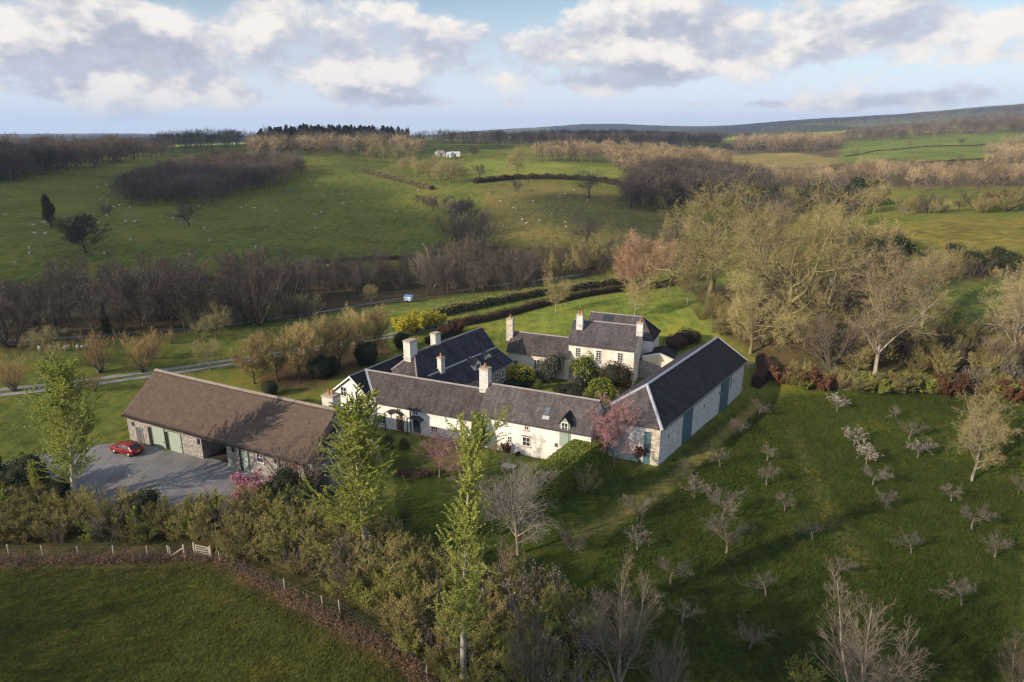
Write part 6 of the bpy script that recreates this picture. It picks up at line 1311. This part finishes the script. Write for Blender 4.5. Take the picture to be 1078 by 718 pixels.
def bracken_strip():
    g = rs(51); o = Geo(); P = pxs((-60, 594), (0, 593), (100, 591), (200, 587), (228, 588), (280, 617), (330, 645), (380, 672), (430, 700), (460, 730)); P = np.array(P)
    s = np.concatenate([[0], np.cumsum(np.linalg.norm(np.diff(P[:, :2], axis=0), axis=1))]); n = 9000
    i = g.rand(n) * s[-1]; x = np.interp(i, s, P[:, 0]) + g.randn(n) * .42; y = np.interp(i, s, P[:, 1]) + g.randn(n) * .42
    hmax = (.25 + .55 * (np.sin(i * .9) * np.sin(i * .37 + 1) * .5 + .5)); C = np.stack([x, y, hgt(x, y) + g.rand(n) * hmax], -1); leaves(o, g, C, .10, 0, asp=.35)
    k = 2500; j = g.randint(0, n, k); Pz, R = grow(g, np.stack([x[j], y[j], hgt(x[j], y[j])], -1), g.randn(k, 3) * .5 + [0, 0, 1], .5 + .6 * g.rand(k), 3, .25, -.1, np.full(k, .014), np.full(k, .007)); tube(o, Pz, R, 3, 1)
    ob = link('bracken', o.mesh('bracken', [T['lf_bracken'], T['tw_brown']])); tag(ob, "red brown dead bracken and brambles along the foreground wire fence", "bracken", kind='stuff')
bracken_strip()

# ------------------------------------------------------------------ wire fence, gate and other small things
def fence(pts, label, ph=1.25, wires=(.35, .7, 1.05), r=.06, step=None, mat='wood_grey'):
    P = np.array(pts); root = empty('wire_fence', P.mean(0)); tag(root, label, "fence"); off = np.array(root.location)
    if step:
        s = np.concatenate([[0], np.cumsum(np.linalg.norm(np.diff(P[:, :2], axis=0), axis=1))]); t = np.arange(0, s[-1], step); X = np.interp(t, s, P[:, 0]); Y = np.interp(t, s, P[:, 1]); P = np.stack([X, Y, hgt(X, Y)], -1)
    for p in P:
        g = Geo(); lean = np.array([RNG.uniform(-.05, .05), RNG.uniform(-.05, .05), 0]); b = p - off
        tube(g, np.array([[b - [0, 0, .3], b + [0, 0, ph * .5] + lean * .5, b + [0, 0, ph - .02] + lean, b + [0, 0, ph] + lean]]), np.array([[r, r, r * .95, r * .4]]), 7); link('post', g.mesh('post', [M[mat]], False), root)
    for z in wires:
        g = Geo(); Q = P + [0, 0, z] - off; tube(g, Q[None], np.full((1, len(Q)), .012), 3); link('wire', g.mesh('wire', [M['gutter']]), root)
fence(pxs((-30, 584), (10, 585), (46, 586), (83, 587), (120, 586.5), (156, 586.5), (178, 586)), "post and wire fence with pale posts beside the foreground field", r=.075)
fence(pxs((232, 592), (300, 622), (340, 640), (358, 645), (420, 686), (450, 715)), "wire fence with few posts running down the bracken bank", r=.06)
fence(pxs((950, 231), (1000, 230), (1040, 230), (1095, 231)), "post fence along the top of the yellow green field", r=.05, mat='oak_post', step=4, wires=(.6, 1.0)); fence(pxs((960, 300), (1000, 297), (1050, 296), (1095, 298)), "post fence across the shaded field above the thicket", r=.05, mat='oak_post', step=4, wires=(.6, 1.0)); 
fence(pxs((786, 392), (800, 392), (812, 391)), "short rail fence beyond the slate barn", r=.06, wires=(.5, 1.0))
def gate(p0, p1, label, hgt_=1.25):
    p0, p1 = np.array(p0), np.array(p1); L = float(np.linalg.norm((p1 - p0)[:2])); d = (p1 - p0)[:2] / L; f = Fr(p0, d=d, n=(-d[1], d[0])); z = p0[2]
    r = empty('field_gate', tuple((p0 + p1) / 2)); tag(r, label, "gate")
    m = MB()
    for k in range(5): zz = z + .18 + k * (hgt_ - .3) / 4; m.box(f, .08, L - .08, -.025, .025, zz, zz + .085)
    m.extr([f.p(.1, -.045, z + .2), f.p(.2, -.045, z + .2), f.p(L - .1, -.045, z + hgt_ - .1), f.p(L - .2, -.045, z + hgt_ - .1)], np.append(f.n * .018, 0))
    for a in (.05, L - .15): m.box(f, a, a + .1, -.026, .026, z + .1, z + hgt_)
    m.build('bars', M['wood_pale'], r)
    for a in (-.16, L + .02): m = MB(); m.box(f, a, a + .15, -.08, .08, z - .3, z + hgt_ + .15); m.build('post', M['wood_pale'], r)
gate(gp(206.5, 585), gp(222, 588.5), "five bar wooden field gate at the end of the foreground fence")
gate(gp(788, 388), gp(799, 387), "pale wooden gate in the gap beyond the slate barn")
br = empty('straining_post', tuple(gp(195, 586.5))); tag(br, "stout strainer post with a diagonal brace beside the field gate", "fence post"); o_ = np.array(br.location)
g = Geo(); tube(g, np.array([[[0, 0, -.3], [0, 0, 1.0], [0, 0, 1.38], [0, 0, 1.4]]], float), np.array([[.1, .1, .095, .05]]), 8); link('post', g.mesh('post', [M['wood_pale']]), br)
q = gp(180, 587) - o_; g = Geo(); tube(g, np.array([[q + [0, 0, .15], q * .5 + [0, 0, .6], [0, 0, 1.05]]]), np.full((1, 3), .06), 6); link('brace', g.mesh('brace', [M['wood_pale']]), br)
g = Geo(); tube(g, np.array([[q + [0, 0, -.3], q + [0, 0, .6], q + [0, 0, 1.2]]]), np.full((1, 3), .07), 6); link('post', g.mesh('post', [M['wood_pale']]), br)

def car(p, ang, paint, label, name='parked_car'):
    f = Fr(p, ang); z = p[2] + .05; r = empty(name, (p[0], p[1], z)); tag(r, label, "car")
    prof = [(-2.0, .32), (-2.05, .62), (-1.95, .86), (-1.0, .98), (-.25, 1.42), (.5, 1.5), (1.3, 1.42), (1.85, 1.02), (2.0, .9), (2.03, .45), (1.9, .3)]   # u=-2 is the nose
    def shell(sc, y0, y1, pr): return [f.p(u, y0, z + h) for u, h in pr]
    bm = bmesh.new(); secs = []
    for y, k in ((-.86, .0), (-.80, .5), (-.62, 1), (.62, 1), (.80, .5), (.86, 0)):
        ring = []
        for u, h in prof:
            hh = h if h < .9 else .9 + (h - .9) * (.0 if k == 0 else (.62 if k == .5 else 1)); uu = u * (.985 if k == 0 else 1)
            q = f.p(uu, y * (1 if h < 1 else .92), z + hh) - np.array(r.location); ring.append(bm.verts.new(q))
        secs.append(ring)
    n = len(prof)
    for a, b in zip(secs[:-1], secs[1:]):
        for i in range(n): bm.faces.new((a[i], a[(i + 1) % n], b[(i + 1) % n], b[i]))
    bm.faces.new(secs[0][::-1]); bm.faces.new(secs[-1]); bmesh.ops.recalc_face_normals(bm, faces=bm.faces)
    me = bpy.data.meshes.new('body'); bm.to_mesh(me); bm.free(); me.materials.append(M[paint]); me.polygons.foreach_set('use_smooth', np.ones(len(me.polygons), bool)); body = link('body', me, r)
    def panel(nm, pts, mat, th=.02): m = MB(); m.slab([f.p(*q[:2], z + q[2]) for q in pts], th) if True else 0; return m.build(nm, M[mat], r)
    panel('windscreen', [(-.95, -.66, 1.03), (-.95, .66, 1.03), (-.27, .58, 1.435), (-.27, -.58, 1.435)], 'glass'); panel('rear_window', [(1.34, -.58, 1.425), (1.34, .58, 1.425), (1.82, .64, 1.085), (1.82, -.64, 1.085)], 'glass')
    for s_ in (-1, 1):
        m = MB(); m.extr([f.p(-.8, s_ * .80, z + 1.0), f.p(1.5, s_ * .80, z + 1.0), f.p(1.15, s_ * .66, z + 1.33), f.p(-.2, s_ * .66, z + 1.33)], np.append(f.n * s_ * .035, .012)); m.build('side_window', M['glass'], r)
        m = MB(); m.box(f, 1.93, 2.05, s_ * .58 - .14, s_ * .58 + .14, z + .72, z + .92); m.build('rear_lamp', M['lampred'], r, bevel=.02)
        m = MB(); m.box(f, -2.07, -1.9, s_ * .58 - .16, s_ * .58 + .16, z + .6, z + .74); m.build('headlight', M['frame_white'], r, bevel=.02)
        m = MB(); m.box(f, -.72, -.55, s_ * .95 - .09, s_ * .95 + .09, z + .98, z + 1.1); m.build('mirror', M[paint], r, bevel=.02)
        for u in (-1.28, 1.28):
            g = Geo(); c = f.p(u, s_ * .78, z + .29) - np.array(r.location); dn = np.append(f.n * s_, 0)
            tube(g, np.array([[c - dn * .1, c - dn * .09, c + dn * .09, c + dn * .1]]), np.array([[.22, .32, .32, .22]]), 18); w_ = link('wheel', g.mesh('wheel', [M['rubber']], True), r)
            g = Geo(); tube(g, np.array([[c + dn * .06, c + dn * .105, c + dn * .115]]), np.array([[.21, .2, .02]]), 14); link('rim', g.mesh('rim', [M['alloy']]), w_)
    m = MB(); m.box(f, 2.01, 2.06, -.26, .26, z + .58, z + .7); m.build('number_plate', M['plate'], r)
    return r
cp = gp(134.5, 477); car(cp, -24, 'red_paint', "dark red hatchback parked in front of the cart barn")
tp = gp(430, 318); f = Fr(tp, -20); tr = empty('box_trailer', tuple(tp)); tag(tr, "small white and blue trailer standing in the meadow by the riverside trees", "trailer")
m = MB(); m.box(f, -.95, .95, -.6, .6, tp[2] + .45, tp[2] + 1.5); m.build('body', M['white_paint'], tr, bevel=.06); m = MB(); m.box(f, -.98, .98, -.63, .63, tp[2] + .8, tp[2] + 1.0); m.build('stripe', M['blue_paint'], tr)
m = MB(); m.slab([f.p(-1.05, -.7, tp[2] + 1.53), f.p(1.05, -.7, tp[2] + 1.53), f.p(1.05, .7, tp[2] + 1.66), f.p(-1.05, .7, tp[2] + 1.66)], .06); m.build('roof', M['blue_paint'], tr)
for s_ in (-1, 1): g = Geo(); c = f.p(0, s_ * .68, tp[2] + .32) - tp; tube(g, np.array([[c - np.append(f.n * .08, 0), c + np.append(f.n * .08, 0)]]), np.full((1, 2), .3), 12); link('wheel', g.mesh('wheel', [M['rubber']]), tr)
m = MB(); m.box(f, .95, 1.8, -.05, .05, tp[2] + .45, tp[2] + .53); m.build('drawbar', M['gutter'], tr)
# garden table with a pale cover
gt = gp(536, 496); f = Fr(gt, -24); tb = empty('garden_table', tuple(gt)); tag(tb, "pale grey garden table on the front lawn behind the bare tree", "table")
m = MB(); m.box(f, -.8, .8, -.45, .45, gt[2] + .68, gt[2] + .74); m.build('tabletop', M['wood_grey'], tb)
for a in (-.7, .7):
    for b in (-.36, .36): m = MB(); m.box(f, a - .04, a + .04, b - .04, b + .04, gt[2] - .05, gt[2] + .68); m.build('leg', M['wood_grey'], tb)

# sheep
def sheep_parts():
    g = Geo()
    V = rs(5)
    bm = bmesh.new(); bmesh.ops.create_icosphere(bm, subdivisions=2, radius=1); S_ = np.array([v.co[:] for v in bm.verts]); F_ = np.array([[v.index for v in q.verts] for q in bm.faces]); bm.free()
    k = 1 + .06 * np.sin(S_[:, 0] * 9 + S_[:, 1] * 7) * np.cos(S_[:, 2] * 8); g.add(S_ * k[:, None] * [.56, .3, .32] + [0, 0, .62], F_, 0)
    g.add(S_ * [.17, .16, .2] + [.52, 0, .78], F_, 0); g.add(S_ * [.16, .09, .1] + [.72, 0, .82], F_, 1)
    for s_ in (-1, 1): g.add(S_ * [.04, .1, .035] + [.62, s_ * .13, .9], F_, 1)
    for a in (-.34, .34):
        for b in (-.15, .15): tube(g, np.array([[[a, b, .45], [a + .02, b, .2], [a, b, -.02]]]), np.array([[.075, .05, .045]]), 6, 1)
    return [('sheep', g.mesh('sheep', [M['wool'], M['sheepface']], True))]
K['sheep'] = Kind('sheep', 'sheep', sheep_parts(), 1.0)
SH = {"white sheep grazing around the round oak in the far left field": [(35, 238), (47, 235), (37, 247), (31, 262), (31, 268), (16, 278), (48, 247), (110, 268), (137, 254), (80, 250), (103, 236), (5, 227)],
      "white sheep grazing below the brown copse in the far left field": [(120, 219), (126, 217), (137, 219), (112, 228), (132, 234), (142, 234), (169, 229), (182, 231), (191, 235), (198, 235), (204, 227), (210, 218), (215, 241), (221, 254), (113, 212), (102, 198), (106, 211), (164, 181), (138, 188), (112, 196), (200, 270), (244, 270), (236, 290), (247, 285), (3, 305), (22, 305), (20, 308), (57, 308)],
      "white sheep grazing in the middle of the far pasture": [(254, 219), (259, 217), (268, 220), (291, 223), (339, 205), (342, 207), (333, 227), (330, 226), (338, 224), (332, 241), (269, 261), (275, 263), (277, 265), (345, 281), (368, 282), (417, 223), (361, 215), (411, 189), (415, 188), (440, 201), (452, 199), (360, 205)],
      "white sheep grazing in the right hand centre field": [(527, 213), (540, 220), (543, 221), (550, 232), (568, 233), (554, 236), (530, 239), (590, 222), (595, 205), (589, 208), (581, 226), (595, 235), (561, 213), (596, 240), (618, 212), (514, 205), (604, 201)],
      "white sheep resting in the meadow in front of the riverside belt": [(42, 369), (60, 369), (70, 369), (82, 368), (88, 368)]}
for lab, L_ in SH.items():
    for u, v in L_: place('sheep', u, v, h=.85, label=lab, group="sheep in the far fields" if 'belt' not in lab else "sheep by the riverside belt")

# grass tufts over the near fields
def tufts(name, label, poly, n, seed, hmin, hmax, mat, wd=.03):
    p = scatter(poly, n, seed); g = rs(seed); o = Geo(); n = len(p); L = hmin + (hmax - hmin) * g.rand(n); D = g.randn(n, 3) * .45 + [0, 0, 1]
    for k in range(3):
        Pz, R = grow(g, p - [0, 0, .03] + g.randn(n, 3) * [.06, .06, 0], D + g.randn(n, 3) * .4, L, 2, .25, -.15, np.full(n, wd), np.full(n, wd * .3)); tube(o, Pz, R, 2, 0)
    ob = link(name, o.mesh(name, [T[mat]])); tag(ob, label, "grass", kind='stuff')
T['grass_a'] = leafmat("grass_blades", (.042, .066, .014), (.10, .115, .03), .3); T['grass_b'] = leafmat("grass_blades_dry", (.075, .09, .02), (.17, .165, .052), .3)
tufts('field_grass', "rough grass of the foreground field below the bracken", [(-60, 600), (215, 598), (300, 645), (420, 710), (440, 740), (-60, 740)], 36000, 61, .12, .28, 'grass_b', .022)
tufts('orchard_grass', "rough grass growing between the orchard trees", [(560, 740), (640, 565), (700, 525), (800, 430), (830, 415), (1090, 425), (1090, 740)], 60000, 62, .14, .36, 'grass_a', .026)
tufts('lawn_grass', "grass of the lawn below the long white farmhouse", [(420, 500), (560, 505), (690, 495), (640, 560), (450, 640)], 9000, 63, .06, .13, 'grass_a', .018)

# ------------------------------------------------------------------ shelter belt left of and behind the drone, unseen clouds added to shade fields, and the air
g_ = rs(71); SH2 = SUN_H * -1.0; PH = np.array([-SH2[1], SH2[0]])
def belt(n, q0, q1, t0, t1):
    out = []
    for _ in range(n):
        q = q0 + (q1 - q0) * g_.rand(); t = t0 + (t1 - t0) * g_.rand(); p = PH * q + SH2 * t
        if math.degrees(math.atan2(p[0], p[1])) < -(44 + math.degrees(math.atan(16.0 / np.hypot(p[0], p[1])))): out.append((p[0], p[1], 0))
    return out
wood('shelter_belt', "tall shelter belt standing left of the orchard behind the drone", belt(80, -10, 29, -44, -18), 26, 32, 'f_mauve', 71)
wood('shelter_belt', "dark conifers within the tall shelter belt", belt(80, -10, 28, -44, -18), 23, 29, 'f_spruce', 72, FS)
wood('shelter_belt', "lower trees at the end of the shelter belt", belt(30, 34, 64, -60, -34), 12, 15, 'f_mauve', 73)
wood('shelter_belt', "tall trees beyond the left end of the yard", belt(34, 66, 98, -66, -46), 12, 16, 'f_mauve', 74)
mc, t_ = newmat("cloud_white"); finish(t_, (.85, .86, .88), 1.0, spec=0.0)
def shade_cloud(target, rx, ry, rz, seed, alt=750.0):  # unseen cloud added towards the sun so its shadow falls on target
    g = rs(seed); o = Geo(); tp_ = np.array([target[0], target[1], hgt(target[0], target[1])], float)
    c = tp_ + SUN * (alt / SUN[2])
    blob(o, (0, 0, 0), (rx, ry, rz), 4, 0, seed, .16)
    for _ in range(16):
        a = g.rand() * 6.28; q = .35 + .6 * g.rand(); s = .3 + .3 * g.rand(); blob(o, (rx * q * math.cos(a), ry * q * math.sin(a), rz * g.rand() * .5), (rx * s, ry * s, rz * (.7 + .5 * g.rand())), 3, 0, seed + _, .2)
    ob = link('shade_cloud', o.mesh('shade_cloud', [mc], True)); ob.location = c; tag(ob, kind='structure')
shade_cloud((-190, 262), 105, 125, 14, 81); shade_cloud((48, 310), 32, 50, 8, 82); shade_cloud((-420, 760), 330, 190, 20, 83); shade_cloud((60, 1000), 260, 110, 20, 84)
HAZE = 1.0e-4
mh, th = newmat("haze_air"); pv = th.n('ShaderNodeVolumePrincipled'); pv.inputs['Color'].default_value = (.48, .64, .95, 1); pv.inputs['Density'].default_value = HAZE; pv.inputs['Anisotropy'].default_value = 0.1
ho = th.n('ShaderNodeOutputMaterial'); th.l(pv.outputs[0], ho.inputs['Volume'])
m = MB(); fh = Fr((0, 0), 0); zmax = float(TZ.max()) + 30; m.box(fh, -8900, 8900, -8900, 8900, float(TZ.min()) - 3, max(zmax, 60)); oh = m.build('haze', mh); tag(oh, "thin blue haze over the valley", "haze", kind='stuff')
